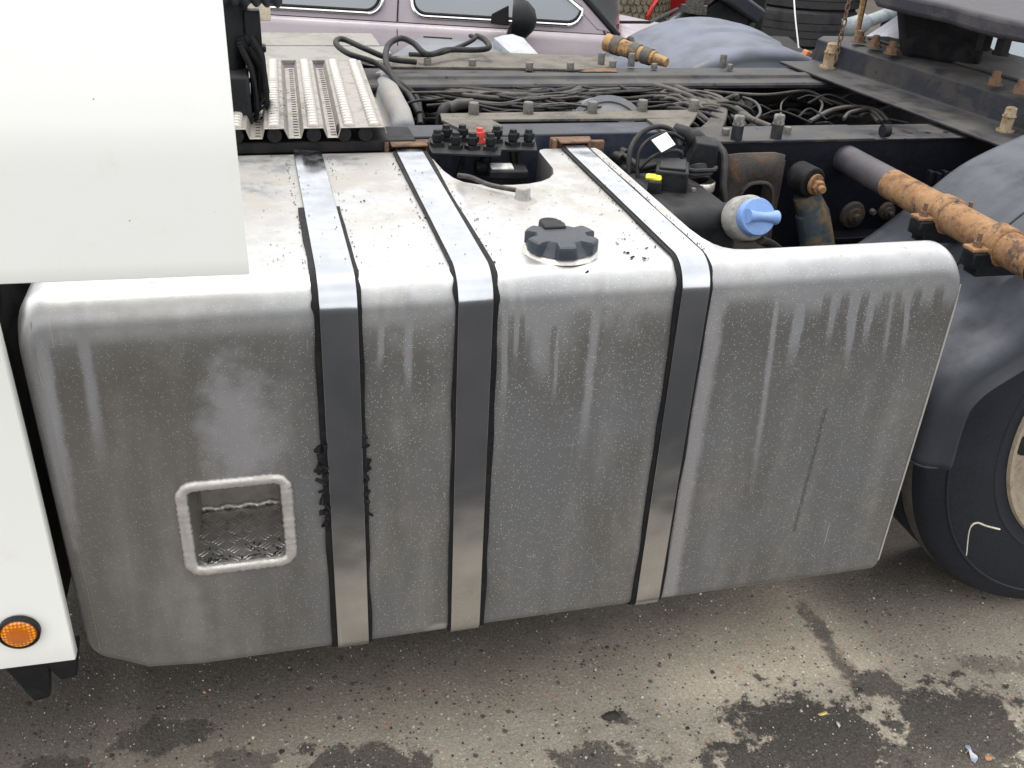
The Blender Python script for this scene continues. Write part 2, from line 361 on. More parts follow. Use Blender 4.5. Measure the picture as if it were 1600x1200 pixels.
def mk_glass():
    g = G('car_window_glass'); c = g.mix(g.noise(2, 3), (.10, .12, .14), (.16, .18, .2)); return g.done(c, .06, 0, spec=1., coat=1.)
glass = mk_glass()
# ------------------------------------------------------------------ ground
def mk_ground():
    g = G('stained_yard_concrete'); x, y = g.xyz(0), g.xyz(1)
    big = g.noise(2.3, 6, .6); med = g.noise(14, 6, .65, dist=.4); fin_ = g.noise(170, 4, .7)
    c = g.mix(g.step(big, .35, .65), (.41, .36, .29), (.28, .245, .20))
    c = g.mix(g.mul(g.step(med, .35, .65), .5), c, (.52, .465, .375))
    c = g.mix(g.step(fin_, .3, .72), g.mix(.45, c, (.06, .052, .045)), c)
    def cells(sc, lo, hi, thr, colr, amt):
        v = g.n('ShaderNodeTexVoronoi'); g.l(g.co, v.inputs['Vector']); v.inputs['Scale'].default_value = sc
        q = g.n('ShaderNodeSeparateColor'); g.l(v.outputs['Color'], q.inputs[0])
        return g.mul(g.step(v.outputs['Distance'], hi, lo), g.step(q.outputs[0], thr, thr + .03), amt), q.outputs[1]
    agg = None
    for sc, thr, colr, amt in ((170, .72, (.46, .42, .34), .75), (110, .9, (.52, .49, .43), .8), (260, .55, (.38, .35, .28), .6), (120, .88, (.04, .035, .035), .85), (60, .93, (.05, .04, .04), .8), (75, .955, (.45, .22, .1), .7)):
        m, r = cells(sc, .2, .42, thr, colr, amt); c = g.mix(m, c, colr)
        agg = m if agg is None else g.math('ADD', agg, m)
    edge = g.noise(46, 7, .72)
    # oil and damp stains
    def blob(px, py, rx, ry, ang=0, amt=1., soft=.72, wob=2.3):
        p = at(px, py, z=GZ); s1 = (at(px + rx, py, z=GZ) - p).length; s2 = (at(px, py + ry, z=GZ) - p).length
        m = g.n('ShaderNodeMapping', vector_type='TEXTURE'); g.l(g.co, m.inputs[0]); m.inputs[1].default_value = p; m.inputs[2].default_value = (0, 0, CE.z + ang); m.inputs[3].default_value = (s1, s2, 50)
        ln = g.n('ShaderNodeVectorMath', operation='LENGTH'); g.l(m.outputs[0], ln.inputs[0])
        d = g.math('ADD', ln.outputs['Value'], g.math('ADD', g.mul(g.math('SUBTRACT', med, .5), wob), g.mul(g.math('SUBTRACT', edge, .5), 1.9)))
        return g.mul(g.step(d, 1., soft), amt)
    st = None
    for q in ((1270, 1155, 150, 95, 0, .95), (1500, 1135, 135, 70, .2, .92), (1180, 1200, 90, 40, 0, .9), (1275, 975, 24, 75, .25, .9, .3, .7), (1318, 1040, 22, 55, .3, .85, .3, .7), (1375, 1070, 45, 26, -.3, .85), (560, 1195, 120, 38, 0, .8), (255, 1150, 95, 32, .2, .75), (150, 1110, 60, 18, 0, .5), (380, 1190, 60, 22, 0, .6),
              (950, 1195, 100, 40, 0, .75), (965, 1120, 26, 12, 0, .8), (95, 1200, 80, 25, 0, .7), (1480, 1190, 160, 40, 0, .85), (1560, 1040, 50, 18, 0, .45), (270, 1075, 60, 22, 0, .4), (1170, 1150, 30, 20, 0, .5)):
        m = blob(*q); st = m if st is None else g.math('MAXIMUM', st, m)
    far = g.mul(g.step(g.math('ADD', y, g.mul(big, .35)), -.18, -.62), .95)      # dark asphalt out of view, added for the straps to reflect
    und_shade = g.mul(g.step(g.math('ADD', y, g.mul(med, .25)), .10, .45), .85)            # shade under the truck, painted into the ground colour
    st = g.math('MAXIMUM', st, und_shade)
    lf = g.mul(g.step(g.math('ADD', x, g.mul(big, .5)), .75, .1), .42); c = g.mix(lf, c, (.10, .085, .07))
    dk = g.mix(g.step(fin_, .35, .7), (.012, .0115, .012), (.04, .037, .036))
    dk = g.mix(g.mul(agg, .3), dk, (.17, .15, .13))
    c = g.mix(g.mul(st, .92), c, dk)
    c = g.mix(far, c, g.mix(fin_, (.012, .013, .016), (.04, .042, .047)))      # asphalt tone set dark for the strap reflections
    h = g.math('ADD', g.math('ADD', g.mul(fin_, .8), g.mul(agg, .5)), g.mul(med, 1.))
    g.bump(h, .55, .006)
    return g.done(c, g.mixf(st, .9, .75), 0, spec=.25)
groundm = mk_ground()
gb = B(); gb.add([(-60, -60, GZ), (60, -60, GZ), (60, 60, GZ), (-60, 60, GZ)], [(0, 1, 2, 3)])
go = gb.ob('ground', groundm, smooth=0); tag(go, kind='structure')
# loose chips: one stuff object each kind
def chips(name, n, mat, smin, smax, label):
    b = B()
    for i in range(n):
        if rnd.random() < .75: p = at(rnd.uniform(-20, 1620), rnd.uniform(905, 1215), z=GZ)
        else: p = Vector((rnd.uniform(-1, 4), rnd.uniform(-1.5, 5), GZ))
        s = rnd.uniform(smin, smax) * (1 if rnd.random() < .9 else 1.8)
        a = rnd.uniform(0, PI); vs = []
        for k in range(5):
            t = a + k * 2 * PI / 5 + rnd.uniform(-.3, .3); r = s * rnd.uniform(.6, 1.1); vs.append((p.x + r * math.cos(t), p.y + r * math.sin(t), GZ - .001))
        for k in range(5): vs.append((p.x + (vs[k][0] - p.x) * .6, p.y + (vs[k][1] - p.y) * .6, GZ + s * rnd.uniform(.25, .7)))
        b.add(vs, [(5, 6, 7, 8, 9)] + [(k, (k + 1) % 5, 5 + (k + 1) % 5, 5 + k) for k in range(5)])
    tag(b.ob(name, mat, smooth=0), label, kind='stuff')
stone_l = worn('pale_chip', (.5, .46, .38), (.35, .31, .25), .85, 0, 300, bump=.1)
stone_d = worn('dark_chip', (.03, .026, .025), (.06, .05, .045), .8, 0, 300, bump=.1)
stone_o = worn('brick_chip', (.42, .2, .1), (.3, .16, .1), .85, 0, 300, bump=.1)
chips('gravel', 1500, stone_l, .0008, .0026, 'pale grit and stone chips scattered over the stained yard concrete')
chips('dark_gravel', 800, stone_d, .0012, .0040, 'black crumbs scattered over the stained yard concrete')
chips('brick_gravel', 45, stone_o, .0015, .004, 'orange brick crumbs scattered over the stained yard concrete')

# single bits of litter on the ground
def bit(name, px, py, sx, sy, mat, label, cat, h=.004):
    p = at(px, py, z=GZ); b = B(); a = rnd.uniform(0, PI); n = 9; vs = []
    for k in range(n):
        t = 2 * PI * k / n; r_ = rnd.uniform(.75, 1.1); q = Vector((sx * r_ * math.cos(t), sy * r_ * math.sin(t), 0)); q.rotate(Euler((0, 0, a))); vs.append((p.x + q.x, p.y + q.y, GZ + .0015 + rnd.uniform(0, h)))
    b.add(vs + [(p.x, p.y, GZ + h)], [(k, (k + 1) % n, n) for k in range(n)]); tag(b.ob(name, mat, solid=.0008), label, cat)
bit('leaf', 1285, 1117, .011, .004, worn('dry_leaf', (.55, .42, .16), (.4, .28, .1), .8, bump=.1), 'small curled yellow leaf on the dark oil stain', 'leaf')
bit('stone', 1309, 1133, .008, .004, stone_l, 'small pale stone just below the yellow leaf on the oil stain', 'stone')
bit('wrapper', 1516, 1182, .020, .006, worn('wrapper_foil', (.5, .5, .55), (.25, .3, .5), .4, 0, 60, bump=.1), 'crumpled grey-blue wrapper scrap at the lower right corner', 'wrapper', .012)
bit('brick_chip', 1543, 1186, .008, .007, stone_o, 'orange brick chip beside the crumpled wrapper scrap', 'chip')
bit('rubber_lump', 955, 1121, .020, .010, stone_d, 'large black rubber lump on the light ground below the tank', 'rubber lump', .008)

# ================================================================== TRUCK
truck = thing('truck', 'stripped truck chassis seen side-on, with aluminium fuel tank, white cab panels and rear wheel', 'truck', (.6, .3, GZ))
T = truck
# ---------------------------------------------------------------- fuel tank
XL, XR, TH, TD = -.065, 1.337, .66, .62
Dpts = [(XL, TD), (.556, TD), (.564, .612), (.570, .57), (.576, .50), (.586, .455), (.600, .428), (.622, .413), (.65, .406), (.684, .404), (.715, .408), (.742, .420), (.762, .438), (.776, .462), (.783, .495), (.785, .54), (.787, .60), (.793, .615), (.803, TD),
        (.909, TD), (.913, .60), (.9135, .16), (.917, .12), (.924, .092), (.934, .072), (.948, .061), (.968, .057), (XR, .056)]
def lin(t, x):
    for i in range(len(t) - 1):
        if x <= t[i + 1][0]: a, b = t[i], t[i + 1]; return a[1] + (b[1] - a[1]) * (x - a[0]) / max(1e-9, b[0] - a[0])
    return t[-1][1]
xs = sorted(set([XL + .05 * (1 - math.cos(k * PI / 20)) for k in range(0, 11)] + [p[0] for p in Dpts[1:-1]] + [XR - .052 * (1 - math.cos(k * PI / 20)) for k in range(11)] + [.02, .1, .2, .4, 1.0, 1.1, 1.2]))
verts = []; NP = 0; rings = 0
for x in xs:
    D = lin(Dpts, x); e = 0; dz = 0; z0x = 0
    if x < XL + .028: q = (XL + .028 - x); e = .028 - math.sqrt(max(0, .028 ** 2 - q * q)); e *= .75
    if x < XL + .05: q = XL + .05 - x; dz = .05 - math.sqrt(max(0, .05 ** 2 - q * q))
    if x > XR - .052: q = x - XR + .052; dz = .052 - math.sqrt(max(0, .052 ** 2 - q * q))
    if x > XR - .006: e += (x - XR + .006) * .5
    if x < .03: t = (.03 - x) / .095; z0x = .055 * t ** .8
    y0, y1, z1, z0 = e, D - e, -dz, -TH + e + z0x
    thin = D < .1; prof = []
    def arc(cy, cz, r, a0, a1, n):
        for k in range(n + 1):
            a = math.radians(a0 + (a1 - a0) * k / n); prof.append((cy + r * math.cos(a), cz + r * math.sin(a)))
    rb = .022; rt = .042; rk = min(.014, D * .15)
    arc(y0 + rb, z0 + rb, rb, 270, 180, 6); arc(y0 + rt, z1 - rt, rt, 180, 90, 12)
    arc(y1 - rk, z1 - rk, rk, 90, 0, 4); arc(y1 - rk, z0 + rk, rk, 0, -90, 4)
    NP = len(prof); verts += [(x, a, b) for a, b in prof]; rings += 1
fs = [(i * NP + k, (i + 1) * NP + k, (i + 1) * NP + (k + 1) % NP, i * NP + (k + 1) % NP) for i in range(rings - 1) for k in range(NP)]
fs += [tuple(range(NP)), tuple((rings - 1) * NP + k for k in range(NP - 1, -1, -1))]
tb = B(); tb.add(verts, fs)
tank = tb.ob('fuel_tank', alu, T, smooth=30, label='dull weathered aluminium tank with pale drip marks and three bands')
# foothold opening cut in the face
FX0, FX1, FZ0, FZ1 = .110, .250, -.452, -.304
def rrect(x0, x1, z0, z1, r, n=6):
    o = []
    for cx, cz, a in ((x1 - r, z1 - r, 0), (x0 + r, z1 - r, 90), (x0 + r, z0 + r, 180), (x1 - r, z0 + r, 270)):
        for k in range(n + 1): t = math.radians(a + 90 * k / n); o.append((cx + r * math.cos(t), cz + r * math.sin(t)))
    return o
cut = B(); cut.prism(rrect(FX0, FX1, FZ0, FZ1, .016), lambda a, b, t: (a, -.05 + .23 * t, b))
cme = cut.mesh('cut'); co = bpy.data.objects.new('cut', cme); col.objects.link(co)
bo = tank.modifiers.new('bo', 'BOOLEAN'); bo.object = co; bo.operation = 'DIFFERENCE'; bo.solver = 'EXACT'
dg = bpy.context.evaluated_depsgraph_get(); me2 = bpy.data.meshes.new_from_object(tank.evaluated_get(dg))
tank.modifiers.clear(); tank.data = me2; bpy.data.objects.remove(co)
me2.materials.clear(); me2.materials.append(alu)
me2.polygons.foreach_set('use_smooth', [True] * len(me2.polygons)); me2.set_sharp_from_angle(angle=math.radians(30))
# rear strip weld seam round the left dished end
wb = B(); pth = []
for k in range(60):
    t = k / 59; pth.append((XL + .026 + .0006 * math.sin(k * 2.1), -.0005, -.05 - t * .55))
b = B(); b.tube([(XL + .024, .003, -.030), (XL + .022, .0006, -.06)] + [(XL + .021 + .0003 * (k % 2), .0002, -.06 - .53 * k / 60) for k in range(1, 61)], [.0006] + [.0011] * 61, 6); b.ob('end_seam', alu, tank)
b = B(); b.tube([(XR - .0025, .003, -.060), (XR - .0018, .002, -.10), (XR - .0015, .001, -.3), (XR - .0015, .001, -TH + .03)], [.0008, .0018, .0020, .0018], 6); b.ob('end_seam', weld, tank)
# ---------------------------------------------------------------- foothold
fh = B()
def ring(b, ins, y0, y1):
    pass
bead = []
outer = rrect(FX0 - .004, FX1 + .004, FZ0 - .005, FZ1 + .003, .018, 5)
dense = []
for i in range(len(outer)):
    a = Vector((outer[i][0], 0, outer[i][1])); b_ = Vector((outer[(i + 1) % len(outer)][0], 0, outer[(i + 1) % len(outer)][1])); n = max(1, int((b_ - a).length / .004))
    for k in range(n): dense.append(a.lerp(b_, k / n))
def weldbead(b, pts, r, closed=True, ripple=.12):
    n = len(pts); seg = 8
    rs = [r * (1 + ripple * math.sin(k * 2.4) + rnd.uniform(-.08, .08)) for k in range(n)]
    p = list(pts) + ([pts[0]] if closed else []); rs = rs + ([rs[0]] if closed else [])
    b.tube(p, rs, seg, cap=not closed)
wbd = B(); weldbead(wbd, [p + Vector((0, -.001, 0)) for p in dense], .0088, True, .06)
foot = B()
# box liner: side walls tapering in, back wall, sloping tread floor
yb = .138; sx = .008
foot.add([(FX0 + .001, 0, FZ0), (FX0 + sx, yb, FZ0 + .002), (FX0 + sx, yb, FZ1), (FX0 + .001, 0, FZ1)], [(0, 1, 2, 3)])
foot.add([(FX1 - .001, 0, FZ0), (FX1 - sx, yb, FZ0 + .002), (FX1 - sx, yb, FZ1), (FX1 - .001, 0, FZ1)], [(3, 2, 1, 0)])
foot.add([(FX0 + sx, yb, FZ0), (FX1 - sx, yb, FZ0), (FX1 - sx, yb, FZ1), (FX0 + sx, yb, FZ1)], [(0, 1, 2, 3)])
foot.add([(FX0, 0, FZ1 - .001), (FX1, 0, FZ1 - .001), (FX1 - sx, yb, FZ1 - .002), (FX0 + sx, yb, FZ1 - .002)], [(0, 1, 2, 3)])
footo = foot.ob('foothold', alu2, T, solid=.002, smooth=0, label='recessed step pocket with welded rim in the tank face')
for v_ in wbd.v: v_.y = v_.y * .55 - .001
wbd.ob('weld_bead', weld, footo, smooth=180)
b2 = B(); weldbead(b2, [Vector((FX0 + sx + (FX1 - FX0 - 2 * sx) * k / 34, yb - .003, FZ0 + .010 + .002 * math.sin(k * .7))) for k in range(35)], .0045, False, .3); b2.ob('weld_bead', weld, footo, smooth=180)
tp = B(); tp.box(((FX0 + FX1) / 2, yb / 2 - .001, FZ0 + .0035), (FX1 - FX0 - .004, yb, .004)); tp.ob('tread_plate', treadplate, footo)
bar = B(); n = 8; vs = []
for k in range(n + 1):
    t = k / n * 2 - 1; wd = .0016 * math.sqrt(max(0, 1 - t * t)); vs += [(t * .0095, -wd, 0), (t * .0095, 0, .0018 * math.sqrt(max(0, 1 - t * t)) ** 1), (t * .010, wd, 0)]
bar.add(vs, [(k * 3 + j, (k + 1) * 3 + j, (k + 1) * 3 + j + 1, k * 3 + j + 1) for k in range(n) for j in (0, 1)])
barme = bar.mesh('tread_bar'); barme.materials.append(mk_simple_alu('tread_bar_metal', (.66, .64, .62), (.3, .27, .23), .3, .35, 40))
barme.polygons.foreach_set('use_smooth', [True] * len(barme.polygons))
for i in range(6):
    for j in range(6):
        cx = FX0 + .012 + i * .0235; cy = .006 + j * .0235; a = math.radians(45 if (i + j) % 2 else -45)
        for k in range(3):
            o_ = (k - 1.) * .0058; px = cx - math.sin(a) * o_; py = cy + math.cos(a) * o_
            if FX0 + .008 < px < FX1 - .008 and .002 < py < yb - .012: inst('tread_bar', barme, TR((px, py, FZ0 + .0055), a), footo)
lf = B()
for k in range(46):
    p = Vector((FX0 + .012 + rnd.random() * (FX1 - FX0 - .024), .004 + rnd.random() ** 2 * .035, FZ0 + .0072)); a = rnd.uniform(0, PI); l = rnd.uniform(.002, .006); q = Vector((math.cos(a), math.sin(a), rnd.uniform(-.1, .3))) * l
    s_ = Vector((-math.sin(a), math.cos(a), 0)) * .0012; lf.add([p - q, p - s_, p + q, p + s_, p + Vector((0, 0, .0012))], [(0, 1, 4), (1, 2, 4), (2, 3, 4), (3, 0, 4), (3, 2, 1, 0)])
tag(lf.ob('litter', dark, smooth=0), 'dead leaf crumbs and dirt caught in the tank step pocket', kind='stuff')
# ---------------------------------------------------------------- straps
STR = [(.316, .367), (.506, .556), (.842, .886)]
def strap_path(off, yend=.625, zend=-TH - .0):
    p = [(yend, off)]; R = .042 + off
    for k in range(1, 9): p.append((yend + (.042 - yend) * k / 9, off))
    for k in range(13): a = math.radians(90 + 90 * k / 12); p.append((.042 + R * math.cos(a), -.042 + R * math.sin(a)))
    for k in range(1, 22): p.append((-off, -.042 + (-TH + .022 + .042) * k / 22))
    Rb = .022 + off
    for k in range(7): a = math.radians(180 + 90 * k / 6); p.append((.022 + Rb * math.cos(a), -TH + .022 + Rb * math.sin(a)))
    p.append((.3, -TH - off)); return p
def band(x0, x1, off, thick, wob=0, yend=.625, seed=0, wobz=None, s0=0):
    b = B(); A = strap_path(off, yend); C2 = strap_path(off + thick, yend); n = len(A); vs = []
    for i in range(n):
        (y, z), (y2, z2) = A[i], C2[i]; w0 = w1 = 0
        if wob:
            m = 1 if wobz is None else wobz(y, z)
            w0 = wob * m * (mnoise.noise(Vector((seed, i * .35, 0))) * 1.6); w1 = wob * m * (mnoise.noise(Vector((seed + 9, i * .35, 0))) * 1.6)
        vs += [(x0 + w0, y, z), (x1 + w1, y, z), (x1 + w1, y2, z2), (x0 + w0, y2, z2)]
    fs = [(0, 1, 2, 3), tuple(4 * (n - 1) + k for k in (3, 2, 1, 0))]
    for i in range(s0, n - 1):
        for k in range(4): fs.append((4 * i + k, 4 * i + (k + 1) % 4, 4 * i + 4 + (k + 1) % 4, 4 * i + 4 + k))
    b.add(vs, fs); return b
for i, (a, c) in enumerate(STR):
    lab = ('polished steel tank band left of the filler cap, nearest the step pocket', 'polished steel tank band in the middle of the three', 'polished steel tank band right of the filler cap')[i]
    so = band(a, c, .0045, .0022, yend=.622).ob('tank_strap', strapm, T, smooth=30, bevel=.0006, label=lab)
    ye = (.30, .60, .60)[i]
    band(a - (.009, .005, .007)[i], c + (.006, .009, .005)[i], .0008, .0036, wob=.002, yend=ye, seed=i * 3.3 + 1).ob('rubber_liner', rubber, so, smooth=60)
# torn rubber on the first band
tr = B()
for k in range(34):
    side = -1 if k % 3 else 1; z = rnd.uniform(-.40, -.24); x = (.308 if side < 0 else .372) + rnd.uniform(-.004, .003)
    p = Vector((x, -.003, z)); R = Euler((rnd.uniform(0, 3), rnd.uniform(0, 3), rnd.uniform(0, 3))).to_matrix()
    tr.box(p, (rnd.uniform(.006, .013), rnd.uniform(.003, .006), rnd.uniform(.008, .020)), R, taper=.5)
tr.ob('torn_rubber', rubber, T, bevel=.001, smooth=60)['kind'] = 'stuff'
# rusty hooks at the back of the second and third bands
for (a, c) in STR[1:]:
    b = B(); b.box(((a + c) / 2, .636, .004), (c - a + .04, .008, .022)); b.box((a - .014, .63, .004), (.008, .022, .02)); b.box((c + .014, .63, .004), (.008, .022, .02)); b.box(((a + c) / 2 + .003, .62, .012), (c - a + .02, .03, .004))
    b.ob('strap_hook', rust2, T, bevel=.0015)
b = B(); b.box((.925, .645, -.03), (.03, .012, .07)); b.ob('strap_hook', rust2, T, bevel=.003)
# ---------------------------------------------------------------- filler cap
cc = Vector((.678, .083, .0)); cap = B(); prof = []
nl = 6; seg = 144; ringsd = [(.8, .0), (1., .003), (1., .017), (.985, .0195), (.93, .0215), (.5, .022), (0.02, .022)]
def lobe(g, k):
    u = (g * nl / (2 * PI)) % 1.0; d = min(u, 1 - u)     # 0 at notch centre
    return 1 - max(0., min(1., (.27 - d) / .10)) * k
vs = []; R0 = .0555
for k in range(seg):
    g = 2 * PI * k / seg; 
    for i, (r, h) in enumerate(ringsd):
        nk = lobe(g + .12, .30 if i in (3, 4) else (.26 if i == 2 else (.06 if i == 1 else 0))); hh = h
        if i == 2: hh = h - (1 - lobe(g + .12, 1)) * .003
        vs.append(cc + Vector((math.cos(g) * R0 * r * nk, math.sin(g) * R0 * r * nk, hh + .004)))
q = len(ringsd); fs = [(k * q + i, ((k + 1) % seg) * q + i, ((k + 1) % seg) * q + i + 1, k * q + i + 1) for k in range(seg) for i in range(q - 1)]
fs.append(tuple(k * q + q - 1 for k in range(seg))); cap.add(vs, fs)
capo = cap.ob('filler_cap', worn('cap_plastic', (.035, .042, .055), (.05, .055, .066), .38, 0, 30, bump=.08, dust=.2), T, smooth=32, label='black lobed filler cap')
b = B(); b.cyl(cc + Vector((-.004, .050, .012)), cc + Vector((-.004, .050, .0280)), .0175, .0165, 24); b.box(cc + Vector((-.004, .034, .0215)), (.034, .03, .0165)); b.ob('lock_cover', black, capo, bevel=.002)
b = B(); b.lathe(cc, (0, 0, 1), [(.048, .006), (.052, .0045), (.0555, .002), (.058, -.001)], 48); b.ob('filler_neck_ring', weld, T)
# level sender with hose
sp_ = at(817, 303, z=.012); b = B(); b.lathe((sp_.x, sp_.y, 0), (0, 0, 1), [(.026, -.001), (.022, .002), (.0145, .004), (.0125, .010), (.0125, .020), (.0105, .023), (.0, .024)], 24); b.ob('level_sender', greycol, T, label='small grey sender stud on top of the tank')
b = B(); b.tube(spline([at(716, 274, z=.012), at(735, 277, z=.014), at(765, 289, z=.010), at(806, 297, z=.012)], 10), .0042, 10); b.ob('breather_hose', dusty, T)
# dirt crumbs on the tank top
b = B()
def crumb(b, p, s):
    n = 5; a = rnd.uniform(0, 6); vs = [(p.x + s * rnd.uniform(.5, 1.2) * math.cos(a + k * 2 * PI / n), p.y + s * rnd.uniform(.4, 1.) * math.sin(a + k * 2 * PI / n), p.z) for k in range(n)] + [(p.x, p.y, p.z + s * .7)]
    b.add(vs, [(k, (k + 1) % n, n) for k in range(n)] + [tuple(range(n - 1, -1, -1))])
for px, py, s in ((915, 425, 4.5), (743, 343, 3), (980, 395, 5), (990, 402, 4), (1003, 403, 4), (965, 380, 3), (977, 374, 2.5), (940, 336, 2), (665, 275, 2.5), (568, 314, 3), (660, 340, 3), (772, 410, 3), (1020, 385, 3), (1012, 405, 2.5), (1008, 388, 3)):
    p = at(px, py, z=.001)
    for k in range(3): crumb(b, p + Vector((rnd.uniform(-.005, .005), rnd.uniform(-.004, .004), 0)), s * .0007)
for k in range(230):
    x = rnd.uniform(.24, .9); y = rnd.uniform(.06, .6)
    if .55 < x < .81 and y > .38: continue
    if (x - .668) ** 2 + (y - .083) ** 2 < .005: continue
    s = rnd.uniform(.0006, .0016); zz = .001 if not any(a - .01 < x < c + .01 for a, c in STR) else .0072
    crumb(b, Vector((x, y, zz)), s)
for (a, c) in STR:
    for k in range(60): crumb(b, Vector((rnd.choice((a - .012, c + .012)) + rnd.uniform(-.004, .004), rnd.uniform(.05, .58), .001)), rnd.uniform(.001, .0022))
tag(b.ob('dirt', dark, smooth=0), 'dark crumbs of dirt lying on top of the aluminium tank', kind='stuff')
# ---------------------------------------------------------------- white cab panels
ub = B()
def upf(u, v):
    z = .064 + v * .60; bend = max(0, z - .22); y = -.1 + (bend * .12 + bend * bend * .55)
    return Vector((-.75 + (.231 + .75) * u + (.001 - .004 * v) * u, y, z + (1 - u) * .012))
ub.grid(upf, 24, 30)
# right edge return
nn = []
ub.grid(lambda u, v: upf(1, v) + Vector((-.002, .002 + .03 * u, 0)), 2, 30); ub.grid(lambda u, v: upf(u, 0) + Vector((0, .002 + .02 * v, .001)), 24, 2)
ub.ob('cab_side_panel', white, T, solid=.003, smooth=40, bevel=.0012, label='large flat white cab side panel over the tank corner')
def lof(u, v):
    z = -.62 + v * .66; return Vector((-.9 + (-.9 * -1) * u + (-.0715 if 1 else 0) * u, -.03, z))
L0 = at(118, 1030, y=-.03); L1 = at(0, 540, y=-.03)
b = B()
def lof2(u, v):
    zr = L0.z + (.03 - L0.z) * v; xr = L0.x + (L1.x - L0.x) * (zr - L0.z) / (L1.z - L0.z)
    return Vector((-.7 + (xr + .7) * u, -.03 + .006 * math.sin(PI * v), zr + (1 - u) * .01))
b.grid(lof2, 10, 14); b.grid(lambda u, v: lof2(1, v) + Vector((-.001, .001 + .018 * u, 0)), 2, 14); b.grid(lambda u, v: lof2(u, 0) + Vector((0, .001 + .018 * v, .001)), 10, 2)
lp = b.ob('lower_side_panel', white, T, solid=.003, smooth=40, bevel=.001, label='white lower side panel carrying the round amber reflector')
rc = at(30, 988, y=-.036)
b = B(); b.lathe(rc, (0, -1, 0), [(.0285, -.004), (.0285, .004), (.026, .006), (.0245, .004), (.0245, .0)], 40); ro = b.ob('side_reflector', black, T, label='round amber reflector in black ring')
b = B(); b.lathe(rc, (0, -1, 0), [(.0245, .003), (.022, .0062), (.012, .0085), (.0, .009)], 40); b.ob('lens', amber, ro)
# dark step well behind the lower panel and rubber flaps under it
b = B(); b.box((-.36, .30, -.30), (.50, .56, .60)); b.ob('step_well', dark, T, bevel=.01)
for (px, py, x2, dx) in ((66, 1095, -.15, .04), (108, 1062, -.09, .035)):
    p = at(px, py, y=.02); b = B(); b.hexa([p + Vector((-.012, 0, 0)), p + Vector((.012, 0, .004)), p + Vector((.012, .02, .004)), p + Vector((-.012, .02, 0)), Vector((p.x - dx, .0, -.58)), Vector((p.x + dx * .8, .0, -.58)), Vector((p.x + dx * .8, .03, -.58)), Vector((p.x - dx, .03, -.58))])
    b.ob('rubber_flap', black, T, bevel=.003)
# ---------------------------------------------------------------- corrugated walkway plate
# local frame: from front edge (y=.62) to back (y=1.19); x shifts a little
WZ = .028
def wx(px): return at(px, 218, y=.62, ).x
ribs = [(.222, .262), (.303, .336), (.370, .404), (.436, .478)]
prof = [(.180, 0), (.215, 0), (.219, .020), (.247, .020), (.254, .0), (.282, .0), (.288, .020), (.318, .020), (.326, 0), (.351, 0), (.357, .020), (.392, .020), (.400, .0), (.420, 0), (.427, .020), (.495, .020)]
# photograph: flange bottoms between the ribs
prof = [(.190, .0), (.222, .0), (.226, .018), (.262, .018), (.268, 0.), (.290, .0), (.295, .018), (.330, .018), (.338, 0.), (.360, .0), (.366, .018), (.402, .018), (.409, 0.), (.428, .0), (.434, .018), (.516, .018), (.519, .006)]
def wp(x, y, dz=0): # plate fans slightly as in a lorry deck; y .62..1.19
    t = (y - .62) / .57; return Vector((x - .028 + .018 * t, y, WZ + .006 * t + dz))
b = B(); vs = []; n = len(prof)
for j in range(2):
    y = (.616, 1.20)[j]
    vs += [wp(x, y, h) for x, h in prof]
b.add(vs, [(k, k + 1, n + k + 1, n + k) for k in range(n - 1)])
wk = b.ob('walkway_plate', alu2, T, solid=.0022, smooth=0, bevel=.001, label='ribbed aluminium deck plate behind the cab panel')
dm = B(); dm.lathe((0, 0, 0), (0, 0, 1), [(1, 0), (.96, .4), (.75, .8), (.4, .95), (0, 1)], 12)
dme = dm.mesh('dimple'); dme.materials.append(mk_simple_alu('dimple_metal', (.5, .48, .45), (.25, .22, .18), .36, .6, 90)); dme.polygons.foreach_set('use_smooth', [True] * len(dme.polygons))
slots = B()
for x in (.244, .3125, .384, .450, .497):
    for k in range(28):
        inst('dimple', dme, TR(wp(x, .628 + k * .0203, .0185), 0, (.0118, .0074, .0085)), wk)
for x in (.279, .349, .418):
    for k in range(30): slots.box(wp(x + .003, .63 + k * .019, .0016), (.009, .0016, .0008))
slots.ob('drain_slots', dark, wk, smooth=0)['kind'] = 'stuff'
for x in (.244, .3125, .384, .440, .480):
    b = B(); b.cyl(wp(x, .622, .004), wp(x, .66, .004), .0135, seg=16); b.ob('rubber_buffer', rubber, T)
b = B(); b.box((.34, .68, .006), (.42, .10, .022)); b.ob('walkway_support', dark, T, bevel=.003)
tag_d = B()
for k in range(60):
    crumb(tag_d, wp(rnd.gauss(.32, .02), rnd.gauss(.80, .05), .024), rnd.uniform(.001, .003))
tag(tag_d.ob('soil', dark, smooth=0), 'dark soil crumbs on the ribbed deck plate', kind='stuff')
